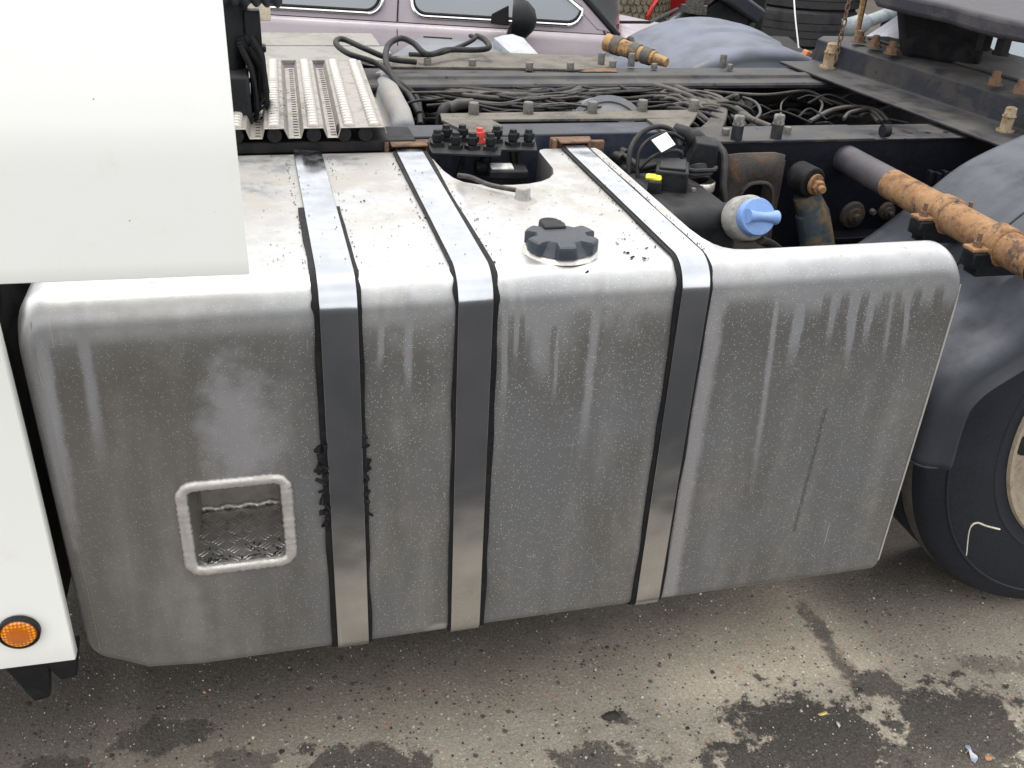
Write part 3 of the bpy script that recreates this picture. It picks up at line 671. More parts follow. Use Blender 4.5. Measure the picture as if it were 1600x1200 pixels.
# ---------------------------------------------------------------- black column with bellows and frayed rubber (behind the cab panel)
b = B(); b.box((.212, .76, .055), (.07, .10, .13)); b.ob('black_box', black, T, bevel=.006)
p0 = at(350, 130, y=.80); b = B(); b.tube([Vector((.205, .80, .10)), Vector((.222, .80, .17)), Vector((.225, .80, .30))], [.034, .031, .033], 20); b.ob('intake_pipe', black, T)
b = B(); pth = []; rr = []
for k in range(50):
    t = k / 49; pth.append(at(340, -16, y=.76).lerp(at(440, -12, y=.76), t)); rr.append(.020 + .008 * abs(math.sin(k * .38)))
b.tube(pth, rr, 20); b.ob('bellows_hose', gmud, T)
for k in range(26):
    if k % 13 == 0: b = B()
    x = .255 + rnd.uniform(-.012, .016); y0 = .76 + rnd.uniform(-.03, .05); ln = rnd.uniform(.06, .15)
    top = Vector((x - .01, y0, .19 - rnd.random() * .03)); b.tube(spline([top, top + Vector((.018, .0, -ln * .4)), top + Vector((.02 + rnd.uniform(-.006, .006), 0, -ln)), top + Vector((.004, 0, -ln - .02))], 5), [.006] * 5 + [.005] * 5 + [.003] * 6, 6)
    if k % 13 == 12: b.ob('frayed_rubber', rubber, T)
b = B(); b.box(at(395, 45, y=.79), (.03, .03, .07)); b.box(at(397, 75, y=.79), (.045, .03, .012)); b.ob('hose_clamp', black, T, bevel=.003)
b = B(); b.box(at(403, 12, y=1.0), (.05, .02, .05)); b.ob('cream_bracket', worn('cream_paint', (.55, .5, .38), (.45, .4, .3), .6), T, bevel=.003)
# ---------------------------------------------------------------- ladder frame
def cch(name, x0, x1, y0, depth, ztop, h, mat, t=.008, flip=1, parent=T, label=None):
    b = B(); y1 = y0 + depth * flip
    pl = [(y0, ztop), (y1, ztop), (y1, ztop - t), (y0 + t * flip, ztop - t), (y0 + t * flip, ztop - h + t), (y1, ztop - h + t), (y1, ztop - h), (y0, ztop - h)]
    b.prism(pl, lambda a, c, s: (x0 + (x1 - x0) * s, a, c)); return b.ob(name, mat, parent, bevel=.003, label=label)
cch('frame_rail', -.4, 1.13, .672, .085, .012, .27, bluerail, label='near frame rail, blue-grey with a dusty top')
cch('frame_rail', 1.1302, 3.2, .66, .11, -.0125, .27, web_m, label='near frame rail beside the stay tube')
top_plate = B(); top_plate.hexa([(1.14, .652, -.012), (1.58, .652, -.012), (1.58, .768, -.012), (1.165, .768, -.012), (1.14, .652, -.005), (1.58, .652, -.005), (1.58, .768, -.005), (1.165, .768, -.005)])
top_plate.ob('flange_plate', frame_m, T, bevel=.002)
b = B(); b.box((2.3, .712, -.0095), (1.438, .118, .004)); b.ob('rail_top_flange', frame_m, T, bevel=.001)
b = B()
for k in range(7): b.lathe((1.56 + k * .048 - .03 + (.06 if k == 0 else 0), .70, -.0068), (0, 0, 1), [(.0, 0), (.007, 0)], 12)
fl = B()
for k in range(6): fl.lathe((1.60 + k * .048, .695, -.0070), (0, 0, 1), [(.0, .0), (.0068, .0)], 14)
fl.ob('rail_holes', dark, T, smooth=0)['kind'] = 'stuff'
# far rail: flange with a long ridge
b = B(); b.prism([(1.20, -.012), (1.205, -.006), (1.255, -.006), (1.262, .002), (1.285, .004), (1.30, -.004), (1.385, -.004), (1.385, -.012), (1.375, -.016), (1.375, -.26), (1.21, -.26), (1.21, -.27), (1.385, -.27), (1.385, -.02), (1.20, -.02)][:8] + [(1.385, -.27), (1.378, -.27), (1.378, -.02), (1.20, -.02)], lambda a, c, s: (-.4 + 3.6 * s, a, c)); b.ob('frame_rail', frame_m, T, bevel=.0015, label='far frame rail with dusty ridged top')
# dark works inside the frame
b = B(); b.box((1.1, 1.0, -.42), (3.0, .56, .16)); b.ob('frame_well_blocker', dark, T, bevel=.02)  # added dark box, blocks the lit ground below the frame well
b = B(); b.cyl((.3, 1.02, -.2), (1.35, 1.02, -.22), .15, .13, 28); b.ob('gearbox', dark, T)
b = B(); b.cyl((1.35, 1.02, -.22), (2.6, 1.02, -.24), .06, .06, 20); b.ob('prop_shaft', dark, T)
b = B(); b.box((1.45, 1.0, -.10), (.07, .56, .10)); b.ob('cross_member', web_m, T, bevel=.01)
# bolts of several kinds, shared meshes
def bolt_mesh(name, r, h, mat, hexs=False, washer=True):
    b = B()
    if washer: b.cyl((0, 0, 0), (0, 0, h * .12), r * 1.05, seg=20)
    b.tube([(0, 0, h * .1), (0, 0, h * .88), (0, 0, h)], [r, r, r * .88], 6 if hexs else 20)
    b.cyl((0, 0, h * .98), (0, 0, h * 1.03), r * .45, seg=12)
    me = b.mesh(name); me.materials.append(mat); me.polygons.foreach_set('use_smooth', [True] * len(me.polygons)); me.set_sharp_from_angle(angle=math.radians(35)); return me
bm_c = bolt_mesh('bolt', .0112, .024, boltm); bm_h = bolt_mesh('bolt', .009, .014, boltm, True); bm_s = bolt_mesh('bolt', .010, .020, boltm)
# mid plate with slot on the near rail (stands above it), with four studs
PZ = .018
mp = B()
outer = [at(690, 178, z=PZ), at(1092, 172, z=PZ), at(1080, 190, z=PZ), at(1068, 203, z=PZ), at(1010, 204, z=PZ), at(700, 208, z=PZ)]
def zprism(b, pts, t=.006, dz=0): b.prism([(p.x, p.y) for p in pts], lambda a, c, s: (a, c, PZ - t + t * s + dz)); return b
zprism(mp, [at(688, 177, z=PZ), at(1092, 171, z=PZ), at(1086, 184, z=PZ), at(690, 187, z=PZ)])
zprism(mp, [at(690, 187.02, z=PZ), at(768, 186.5, z=PZ), at(786, 196, z=PZ), at(768, 206, z=PZ), at(730, 206, z=PZ)])
zprism(mp, [at(1010, 185.2, z=PZ), at(1086, 184.02, z=PZ), at(1072, 203, z=PZ), at(1034, 204, z=PZ), at(1017, 190, z=PZ)])
mpo = mp.ob('slotted_bracket', bracket_m, T, bevel=.0012, label='dusty flat bracket with long slot and studs')
b = B(); q0, q1 = at(775, 190, z=-.01), at(1015, 189, z=-.01); b.prism([(q0.x, q0.y), (q1.x, q1.y), (q1.x, q1.y + .002), (q0.x, q0.y + .002)], lambda a, c, s: (a, c, -.03 + .032 * s)); b.ob('bracket_web', web_m, T)
lb = B(); c_ = at(979, 191, y=.775); lb.box(c_, (.036, .002, .012)); lb.ob('small_label', whitep, T)
for px, py in ((740, 178), (825, 177), (925, 176), (1003, 173), (1083, 173)):
    p = at(px, py, z=PZ); inst('bolt', bm_c, TR((p.x, p.y, PZ)), mpo)
b = B(); b.hexa([at(683, 200, z=-.04), at(727, 206, z=-.04), at(724, 180, z=-.04), at(686, 178, z=-.04), at(686, 178, z=.012), at(728, 206, z=.012), at(724, 181, z=.012), at(690, 177, z=.012)]); b.ob('bracket_gusset', web_m, T)
for px, py in ((1150, 205), (1212, 203)):
    p = at(px, py + 13, z=-.005)
    b = B(); b.tube([(p.x, p.y, -.006), (p.x, p.y, .026)], [.0125, .0125], 24); so = b.ob('spacer', frame_m, T)
    inst('bolt', bolt_mesh('bolt', .0118, .020, worn('cap_grey', (.1, .1, .1), (.3, .28, .22), .5, .3, 80)), TR((p.x, p.y, .026)), so)
for px, py in ((1133, 211), (1229, 208)): p = at(px, py, z=-.005); inst('bolt', bm_h, TR((p.x, p.y, -.005)), T)
p = at(1381, 214, z=-.005); b = B(); b.cyl(p + Vector((-.008, 0, .014)), p + Vector((.008, 0, .014)), .014, seg=20); b.ob('cable_eye', web_m, T)
# far side plates and studs
b = B(); pts = [at(590, 95, z=.004), at(640, 84, z=.004), at(700, 76, z=.004), at(800, 82, z=.004), at(960, 88, z=.004), at(958, 103, z=.004), at(900, 108, z=.004), at(810, 105, z=.004), at(610, 103, z=.004)]
b.prism([(p.x, p.y) for p in pts], lambda a, c, s: (a, c, -.003 + .006 * s)); fp = b.ob('far_side_plate', bracket_m, T, bevel=.001, label='dusty ragged plate with low studs on the far frame rail')
for px, py, m, s in ((668, 101, bm_s, .95), (738, 102, bm_s, .9), (827, 107, bm_s, .95), (891, 107, bm_s, .9), (939, 100, bm_s, 1.7), (957, 104, bm_s, 1.), (986, 101, bm_s, 1.7), (1022, 105, bm_h, .8), (1129, 101, bm_s, 1.6), (1140, 106, bm_h, .9)):
    p = at(px, py, z=.004); inst('bolt', m, TR((p.x, p.y, .0)), fp, None) if s < 1.2 else inst('bolt', m, TR((p.x, p.y, .0), 0, (.95, .95, s)), fp)
b = B(); b.hexa([at(905, 112, z=-.004), at(965, 112, z=-.004), at(960, 104, z=-.004), at(930, 104, z=-.004), at(905, 112, z=.002), at(965, 112, z=.002), at(960, 104, z=.002), at(930, 104, z=.002)]); b.ob('rusty_washer_plate', rust2, T)
# pale slatted boards and dusty tank cover beyond the frame on the far side
BZ = .0
bd = None
for k in range(4):
    y0 = 1.50 + k * .105; b = B(); b.box((.31 + (.018 * k if k < 2 else 0), y0 + .05, -.012 - .002 * (k % 2)), (.62, .1, .012)); o_ = b.ob('plank', deckgrey, T, bevel=.002)
b = B()
def cov(u, v):   # sheet from frame to a rounded ridge on its right
    x = .42 + .19 * u; y = .88 + .44 * v; h = 0
    r = (u - .83) / .17
    if u > .66: h = .040 * min(1, (v + .02) * 6) ** .5 * math.sqrt(max(0, 1 - min(1, abs(r)) ** 2))
    return Vector((x + .01 * v - .01, y, -.035 + h + .0 * v + (-.05 * max(0, u - .93) / .07)))
b.grid(cov, 50, 20); b.ob('heat_shield', worn('dusty_cover', (.19, .2, .22), (.25, .235, .21), .6, .2, 12, dust=.5, dustc=(.33, .3, .26), bump=.3), T, solid=.002, smooth=80, label='dusty grey cover with rounded ridge beside the deck plate')
# silver trough beyond the far rail
b = B(); P = lambda px, py, y: at(px, py, y=y)
b.add([P(772, 60, 1.75), P(822, 65, 1.75), P(850, 95, 1.5), P(812, 97, 1.5), P(772, 75, 1.75), P(785, 56, 1.78), P(800, 54, 1.8), P(818, 60, 1.78)], [(0, 1, 2, 3), (0, 5, 6, 7, 1), (0, 3, 4)]); b.ob('silver_shroud', barrier, T, solid=.004, bevel=.001)
b = B(); b.add([P(655, 60, 1.9), P(770, 66, 1.9), P(830, 92, 1.55), P(612, 88, 1.55)], [(0, 1, 2, 3)]); b.ob('grey_sheet', worn('grey_sheet_paint', (.16, .18, .22), (.22, .22, .22), .5, 0, 8, bump=.3, dust=.3), T, solid=.003)
# ---------------------------------------------------------------- air tank dome between rails
c_ = Vector((at(952, 190, y=.98).x, .99, -.10)); b = B(); b.lathe(c_, Vector((-.1, -1, .25)), [(.108, -.25), (.108, 0), (.112, .004), (.112, .012), (.098, .014), (.094, .010), (.08, .018), (.05, .028), (0, .033)], 64); b.ob('air_tank', worn('air_tank_grey', (.15, .155, .175), (.2, .2, .2), .35, .3, 20, dust=.4, dustc=(.3, .29, .28), bump=.2), T, smooth=50, label='round grey dished tank end between the rails')
# ---------------------------------------------------------------- push-in connector row
cz = .012; pa, pb = at(672, 234, z=cz), at(840, 229, z=cz); pc, pd = at(838, 216, z=cz), at(664, 208, z=cz)
b = B(); b.prism([(at(667, 222, z=cz).x, at(667, 222, z=cz).y), (at(675, 236, z=cz).x, at(675, 236, z=cz).y), (at(782, 240, z=cz).x, at(782, 240, z=cz).y), (at(784, 231, z=cz).x, at(784, 231, z=cz).y), (at(840, 232, z=cz).x, at(840, 232, z=cz).y), (at(836, 212, z=cz).x, at(836, 212, z=cz).y), (at(672, 208, z=cz).x, at(672, 208, z=cz).y)], lambda a, c, s: (a, c, .004 + .005 * s))
vp = b.ob('valve_plate', black, T, bevel=.001, label='black plate carrying a cluster of air line fittings')
fit = B(); fit.box((0, 0, .004), (.026, .022, .008)); fit.tube([(0, 0, .008), (0, 0, .012), (0, 0, .024), (0, 0, .027), (0, 0, .034)], [.0085, .0105, .0105, .0085, .0075], 10); fit.box((.0105, 0, .02), (.004, .012, .012))
fme = fit.mesh('air_fitting'); fme.materials.append(black); fred = fme.copy(); fred.materials.clear(); fred.materials.append(redp)
for k, (px, py) in enumerate(((683, 227), (712, 231), (738, 232), (766, 233), (697, 219), (722, 219), (775, 221), (801, 226), (825, 226))):
    p = at(px, py, z=.010); inst('air_fitting', fme, TR((p.x, p.y, .009), rnd.uniform(-.5, .5), .92), vp)
p = at(749, 222, z=.010); inst('air_fitting', fred, TR((p.x, p.y, .009), .3, .85), vp, 'red air line fitting among black ones')
for px in (690, 720, 756, 800, 815):
    p = at(px, 236, z=-.02); b = B(); b.tube(spline([(p.x, p.y + .01, .008), (p.x + rnd.uniform(-.01, .01), p.y, -.03), (p.x + rnd.uniform(-.02, .02), p.y - .02, -.09), (p.x, p.y, -.16)], 5), .0042, 8); b.ob('air_line', cablem, T)
# connector block seen in the tank cut-out
c_ = at(793, 268, z=-.03); b = B(); b.box(c_, (.075, .05, .018), Euler((0, .0, -.1)).to_matrix()); cb = b.ob('sender_connector', black, T, bevel=.004, label='black connector block with pale top in the tank recess')
b = B(); b.box(c_ + Vector((-.012, .0, .010)), (.044, .034, .006), Euler((0, 0, -.1)).to_matrix()); b.ob('connector_top', greycol if 0 else worn('pale_grey_plastic', (.5, .5, .5), (.35, .34, .33), .5, 0, 60), cb, bevel=.003)
b = B(); p = at(752, 262, z=-.04); b.cyl(p + Vector((-.012, 0, 0)), p + Vector((.016, 0, .0)), .015, seg=18); b.cyl(at(760, 247, z=-.02) + Vector((0, 0, -.006)), at(760, 247, z=-.02) + Vector((0, 0, .004)), .011, seg=16); b.ob('cable_plug', black, T)
for i in range(4):
    a0 = at(748 + i * 4, 264, z=-.045); b = B(); b.tube(spline([a0, at(742 + i * 8, 250, z=-.05), at(760 + i * 14, 246, z=-.06), at(790 + i * 12, 255, z=-.09), at(800 + i * 6, 240, z=-.15)], 6), .0035, 7); b.ob('sender_cable', cablem, T)
# ---------------------------------------------------------------- cables in the frame well
def cable(pts, r, mat, name='cable', n=7, jit=0):
    q = [at(p[0] + rnd.uniform(-jit, jit), p[1] + rnd.uniform(-jit, jit), z=p[2]) if not isinstance(p, Vector) else p for p in pts]
    b = B(); b.tube(spline(q, n), r, 8); return b.ob(name, mat, T, smooth=80)
# main bundle
main = [(560, 118, -.03), (640, 130, -.03), (720, 142, -.02), (800, 149, -.02), (868, 146, -.02), (930, 134, -.015), (1000, 131, -.015), (1060, 144, -.015), (1105, 165, -.02)]
for k in range(15):
    o1 = (k - 7) * 2.2; cable([(x + rnd.uniform(-5, 5), y + o1 * (1 + .3 * math.sin(x * .01 + k)) + rnd.uniform(-1.5, 1.5), z - abs(o1) * .0009 + rnd.uniform(-.004, .006)) for x, y, z in main], rnd.choice((.0045, .006, .0075)), dusty if k % 3 else cablem)
low = [(690, 150, -.05), (760, 158, -.05), (840, 160, -.05), (880, 172, -.04), (900, 186, -.04)]
for k in range(6): cable([(x, y + k * 3.5 - 8, z - .003 * k) for x, y, z in low], .006, cablem, jit=2)
# loop end hanging to the right bracket
for k in range(7):
    cable([(1040 + k * 4, 150 - k, -.03), (1082 + k * 6, 160 - k * 1.4, -.02), (1110 + k * 4, 172 - k, -.02), (1112 + k * 3, 190, -.02), (1092 + k * 5, 207, -.02)], .0068, dusty, jit=1.5)
for pts, r in (([(1065, 142, -.03), (1110, 148, -.02), (1150, 168, -.02), (1180, 190, -.02)], .0065), ([(1120, 165, -.03), (1150, 175, -.02), (1178, 188, -.02), (1205, 199, -.02)], .008),
               ([(1125, 160, -.05), (1148, 150, -.03), (1152, 152, -.03)], .007), ([(1160, 152, -.04), (1180, 160, -.03), (1188, 175, -.03), (1180, 188, -.03)], .004),
               ([(1100, 142, -.02), (1150, 146, -.03), (1200, 148, -.03), (1260, 142, -.03), (1290, 155, -.05), (1330, 168, -.06)], .004), ([(1262, 142, -.04), (1284, 160, -.05), (1278, 180, -.05), (1266, 188, -.05)], .0035),
               ([(1240, 145, -.05), (1222, 160, -.05), (1220, 180, -.05)], .0025), ([(1265, 190, -.05), (1300, 172, -.04), (1340, 167, -.04), (1372, 174, -.04), (1388, 190, -.05)], .006),
               ([(1318, 186, -.05), (1330, 175, -.04), (1360, 172, -.04), (1380, 190, -.05)], .005), ([(1345, 180, -.05), (1360, 178, -.05), (1372, 190, -.05)], .005),
               ([(590, 125, -.05), (700, 132, -.05), (850, 128, -.06), (920, 120, -.05), (1050, 124, -.05), (1160, 136, -.05), (1300, 138, -.06)], .012),
               ([(560, 128, -.06), (610, 134, -.06), (660, 150, -.07), (700, 168, -.07)], .011), ([(560, 138, -.07), (620, 146, -.07), (650, 160, -.07), (660, 190, -.07)], .010)):
    cable(pts, r, dusty if r < .009 else cablem)
for k in range(26):     # tangle in the dark between cover and plate
    x = rnd.uniform(640, 720); y = rnd.uniform(130, 190); cable([(x, y, -.09), (x + rnd.uniform(10, 40), y + rnd.uniform(-14, 14), -.07), (x + rnd.uniform(30, 90), y + rnd.uniform(-16, 16), -.08), (x + rnd.uniform(60, 140), y + rnd.uniform(-14, 14), -.12)], rnd.uniform(.004, .008), cablem)
for k in range(22):
    x = rnd.uniform(1130, 1390); y = rnd.uniform(155, 195); cable([(x, y, -.10), (x + rnd.uniform(5, 30), y + rnd.uniform(-8, 8), -.09), (x + rnd.uniform(20, 60), y + rnd.uniform(-8, 8), -.11)], rnd.uniform(.003, .008), cablem)
for k in range(40):
    x = rnd.uniform(600, 1000); y = rnd.uniform(122, 168); l = rnd.uniform(60, 190); a = rnd.uniform(-14, 14)
    cable([(x, y, -.02), (x + l * .33, y + a * .3 + rnd.uniform(-6, 6), -.012), (x + l * .66, y + a * .6 + rnd.uniform(-6, 6), -.015), (x + l, y + a, -.03)], rnd.uniform(.0022, .0042), rnd.choice((cablem, cablem, dusty)))
for k in range(22):
    x = rnd.uniform(1010, 1120); y = rnd.uniform(140, 180); a = rnd.uniform(-.3, 1.2); l = rnd.uniform(25, 70)
    cable([(x, y, -.02), (x + l * .5, y + l * .2 * a - 6, -.01), (x + l, y + l * .45 * a, -.02), (x + l + 8, y + l * .45 * a + 12, -.04)], rnd.uniform(.0025, .0055), rnd.choice((dusty, cablem, dusty)))
for k in range(8):
    x = rnd.uniform(1170, 1400); y = rnd.uniform(145, 185); l = rnd.uniform(30, 120)
    cable([(x, y, -.04), (x + l * .4, y - rnd.uniform(4, 16), -.03), (x + l, y + rnd.uniform(-4, 14), -.05)], rnd.uniform(.002, .004), cablem)
# cable ties
for px, py in ((690, 137), (720, 142), (750, 147), (768, 147), (845, 146), (922, 128), (985, 130), (998, 134), (1060, 146)):
    p = at(px, py, z=-.045); b = B(); b.tube([p + Vector((.002 * math.cos(a), .036 * math.cos(a), .022 * math.sin(a) - .01)) for a in [k * PI / 8 for k in range(17)]], .0022, 6, cap=False); b.box(p + Vector((0, -.02, .014)), (.006, .006, .007)); b.ob('cable_tie', black, T)
b = B(); p = at(716, 163, z=-.01); b.tube([p + Vector((-.02, .0, -.01)), p + Vector((.0, 0, 0)), p + Vector((.035, 0, .003))], [.013, .013, .010], 14); b.ob('braided_hose', dusty, T)
b = B(); p = at(693, 172, z=-.02); b.tube(spline([p + Vector((.03, .03, .0)), p, p + Vector((-.012, -.02, -.04))], 5), .013, 14); b.ob('elbow_hose', cablem, T)
b = B(); b.cyl(at(1140, 165, z=-.08), at(1170, 160, z=-.05), .014, seg=16); b.cyl(at(1150, 168, z=-.06), at(1158, 162, z=-.03), .009, seg=12); b.ob('sensor', dusty, T)
b = B(); c_ = at(1245, 170, z=-.12); b.lathe(c_, (0, -.3, 1), [(.05, -.08), (.052, 0), (.048, .006), (0, .004)], 40); b.ob('dark_round_cover', worn('blue_black', (.01, .012, .02), (.015, .017, .026), .4), T)
# fat black hose loop over the cover
def hose(pts, r, name='hose_loop', m=cablem):
    b = B(); b.tube(spline(pts, 10), r, 12); return b.ob(name, m, T, smooth=80)
hose([at(650, 97, z=.02), at(610, 92, z=.03), at(570, 76, z=.05), at(535, 61, z=.06), at(525, 68, z=.06), at(545, 84, z=.05), at(590, 100, z=.03), at(625, 130, z=-.0), at(652, 155, z=-.03), at(657, 195, z=-.05)], .0072)
hose([at(655, 178, z=-.04), at(640, 150, z=-.02), at(620, 130, z=.0), at(604, 100, z=.03), at(606, 72, z=.05), at(625, 60, z=.06), at(645, 67, z=.05), at(668, 85, z=.03), at(700, 78, z=.03), at(745, 78, z=.03), at(764, 74, z=.04), at(757, 62, z=.05), at(745, 56, z=.05)], .0078)
hose([at(640, 85, z=.03), at(680, 85, z=.025), at(720, 72, z=.035), at(742, 60, z=.05), at(735, 56, z=.05)], .006)
# ---------------------------------------------------------------- AdBlue tank, filler with blue cap, pump and coolant hose
b = B(); b.box((1.02, .44, -.17), (.16, .26, .27)); b.ob('additive_tank', black, T, bevel=.03, segs=4, label='black plastic tank behind the right band')
n0, n1 = at(1085, 372, y=.40), at(1150, 350, y=.28); ax = (at(1192, 342, y=.20) - at(1120, 350, y=.33)).normalized()
c0 = at(1174, 340, y=.28)
b = B(); b.cyl(c0 - ax * .16, c0 - ax * .0, .033, .034, 32); b.ob('filler_neck', worn('neck_black', (.03, .031, .036), (.04, .041, .045), .5, 0, 20, bump=.05), T)
b = B(); b.lathe(c0, ax, [(.030, -.035), (.038, -.034), (.041, -.03), (.041, -.004), (.038, .002), (.031, .006), (.02, .007)], 48); b.ob('filler_collar', greycol, T, smooth=45)
b = B(); b.lathe(c0 + ax * .006, ax, [(.0315, -.004), (.0335, .0), (.034, .013), (.032, .0165), (.0, .017)], 48)
bc = b.ob('blue_filler_cap', blue, T, smooth=35, label='sky-blue filler cap with raised grip bar')
up = Vector((0, 0, 1)); sd_ = ax.cross(up).normalized(); up2 = sd_.cross(ax).normalized()
gd = (sd_ * .98 * (1 if sd_.x > 0 else -1) - up2 * .12).normalized(); gn = ax.cross(gd).normalized()
b = B()
def gf(u, v):
    t = u * 2 - 1; wv = .0085 + .0045 * t * t; a = v * PI; cx_ = .030 * t + .005
    return c0 + ax * (.020 + .019 * math.sin(a) ** .7 * (1 - .25 * (1 - abs(t)))) + gd * cx_ + gn * wv * math.cos(a)
b.grid(gf, 20, 12)
vs0 = [gf(0, k / 12) for k in range(13)]; vs1 = [gf(1, k / 12) for k in range(13)]; b.add(vs0, [tuple(range(13))]); b.add(vs1, [tuple(range(12, -1, -1))]); b.ob('grip_bar', blue, bc, smooth=60)
b = B(); b.tube(spline([at(1188, 375, y=.33), at(1205, 382, y=.36), at(1222, 395, y=.38)], 5), .009, 10); b.ob('overflow_hose', cablem, T)
# pump module
Rm = Euler((.05, .0, -.42)).to_matrix(); pc0 = at(1040, 277, y=.46)
b = B(); b.box(pc0 + Vector((.012, 0, .0)), (.062, .07, .045), Rm); pm = b.ob('pump_module', black, T, bevel=.004, label='black control module with yellow connector')
b = B(); b.box(pc0 + Vector((.012, 0, .0245)), (.05, .058, .006), Rm); b.ob('module_lid', black, pm, bevel=.002)
b = B(); b.box(pc0 + Vector((-.030, -.022, -.008)), (.026, .034, .026), Rm); b.ob('connector_body', black, pm, bevel=.003)
b = B(); b.box(pc0 + Vector((-.034, -.022, .008)), (.030, .022, .008), Rm); b.ob('yellow_connector', yellow, pm, bevel=.004, label='bright yellow connector latch')
b = B(); b.box(pc0 + Vector((.03, -.02, -.033)), (.07, .05, .006), Rm); b.ob('module_bracket', rust, pm, bevel=.002)
b = B(); b.box(pc0 + Vector((.032, -.03, -.026)), (.05, .018, .008), Rm); b.ob('module_foot', black, pm, bevel=.002)
p = pc0 + Vector((.045, -.034, -.02)); inst('bolt', bm_h, TR(p, 0, .6), pm)
# bottle neck with bright ring
c_ = at(1091, 295, y=.50); b = B(); b.lathe(c_, (0, 0, 1), [(.05, -.05), (.044, -.025), (.030, -.018), (.029, 0), (.0, .0)], 32); b.ob('bottle_neck', black, T, smooth=50)
b = B(); b.lathe(c_, (0, 0, 1), [(.030, -.001), (.0315, .002), (.0315, .016), (.030, .018)], 32); b.ob('clamp_ring', worn('bright_clamp', (.6, .58, .52), (.25, .22, .18), .35, .8, 50), T)
b = B(); b.tube(spline([c_ + Vector((0, 0, .015)), c_ + Vector((.0, .02, .04))], 4), .020, 20); b.box(at(1099, 238, y=.545), (.056, .06, .052), Euler((.1, .1, -.3)).to_matrix(), .8); b.tube(spline([at(1100, 232, y=.57), at(1078, 212, y=.58), at(1052, 203, y=.60)], 6), [.020] * 6 + [.015] * 7, 16); b.ob('elbow_pipe', black, T, smooth=50, bevel=.010, segs=3)
b = B(); b.tube([at(1062, 262, y=.47), at(1085, 267, y=.46), at(1115, 266, y=.47), at(1119, 262, y=.48)], .0045, 8); b.tube([at(1062, 268, y=.47), at(1085, 274, y=.46), at(1112, 271, y=.47)], .0035, 8); b.ob('hose_clamp', cablem, T)
hose([at(1120, 225, y=.60), at(1132, 245, y=.56), at(1130, 290, y=.52), at(1134, 330, y=.5), at(1130, 355, y=.5)], .008, 'coolant_hose')
hose([at(982, 272, y=.5), at(985, 235, y=.52), at(1000, 210, y=.55), at(1025, 198, y=.57), at(1050, 204, y=.58), at(1062, 228, y=.56)], .0052, 'black_cable')
hose([at(996, 278, y=.5), at(998, 240, y=.52), at(1015, 218, y=.54), at(1045, 208, y=.56), at(1068, 218, y=.57)], .0038, 'black_cable')
hose([at(1000, 262, y=.5), at(1020, 245, y=.5), at(1046, 236, y=.5), at(1064, 238, y=.5), at(1065, 255, y=.5)], .0035, 'black_cable')
hose([at(970, 240, y=.62), at(985, 250, y=.58), at(1003, 262, y=.54), at(1030, 258, y=.5)], .006, 'black_cable')
b = B(); b.cyl(at(962, 245, y=.63), at(975, 250, y=.60), .012, seg=14); b.cyl(at(972, 236, y=.63), at(980, 240, y=.61), .008, seg=12); b.ob('pipe_fitting', cablem, T)
b = B(); q = [at(1018, 219, y=.50), at(1041, 207, y=.52), at(1055, 226, y=.50), at(1034, 238, y=.48)]; nrm_ = (q[1] - q[0]).cross(q[2] - q[0]).normalized() * .001
b.hexa([p - nrm_ for p in q] + [p + nrm_ for p in q]); b.ob('white_tag', whitep, T, label='blank white square tag among black cables')
# cover behind (dark splash box)
b = B(); b.box((1.06, .605, -.12), (.20, .06, .18)); b.ob('splash_shield', dark, T, bevel=.01)
# ---------------------------------------------------------------- bracket with oval hole
b = B(); q = [at(1136, 240, y=.60), at(1226, 244, y=.60), at(1222, 420, y=.60), at(1126, 420, y=.60)]
cx_, cz_ = at(1178, 322, y=.6).x, at(1178, 330, y=.6).z
outl = [(p.x, p.z) for p in q]; hole = [(cx_ + .040 * math.copysign(abs(math.cos(a)) ** .7, math.cos(a)), cz_ + .062 * math.copysign(abs(math.sin(a)) ** .7, math.sin(a))) for a in [2 * PI * k / 32 for k in range(32)]]
# ring mesh between outline resampled and hole
xo0, xo1, zo1, zo0 = outl[0][0], outl[1][0], outl[0][1], outl[2][1]
out_r = []
for k in range(32):
    a = 2 * PI * k / 32; dx, dz = math.cos(a), math.sin(a); mxx = (xo1 - cx_) if dx > 0 else (cx_ - xo0); mzz = (zo1 - cz_) if dz > 0 else (cz_ - zo0)
    s_ = min(mxx / max(1e-6, abs(dx)), mzz / max(1e-6, abs(dz))); out_r.append((cx_ + dx * s_, cz_ + dz * s_))
vs = [(x, .60, z) for x, z in out_r] + [(x, .60, z) for x, z in hole]; b.add(vs, [(k, (k + 1) % 32, 32 + (k + 1) % 32, 32 + k) for k in range(32)])
vs = [(x, .594, z) for x, z in hole] + [(cx_ + (x - cx_) * 1.12, .60, cz_ + (z - cz_) * 1.1) for x, z in hole]; b.add(vs, [(k, (k + 1) % 32, 32 + (k + 1) % 32, 32 + k) for k in range(32)])
b.box((xo1, .630, (zo0 + zo1) / 2 - .01), (.007, .055, zo1 - zo0 - .02)); b.ob('lifting_bracket', rustb, T, solid=.006, label='rusty grey bracket plate with oval hole')
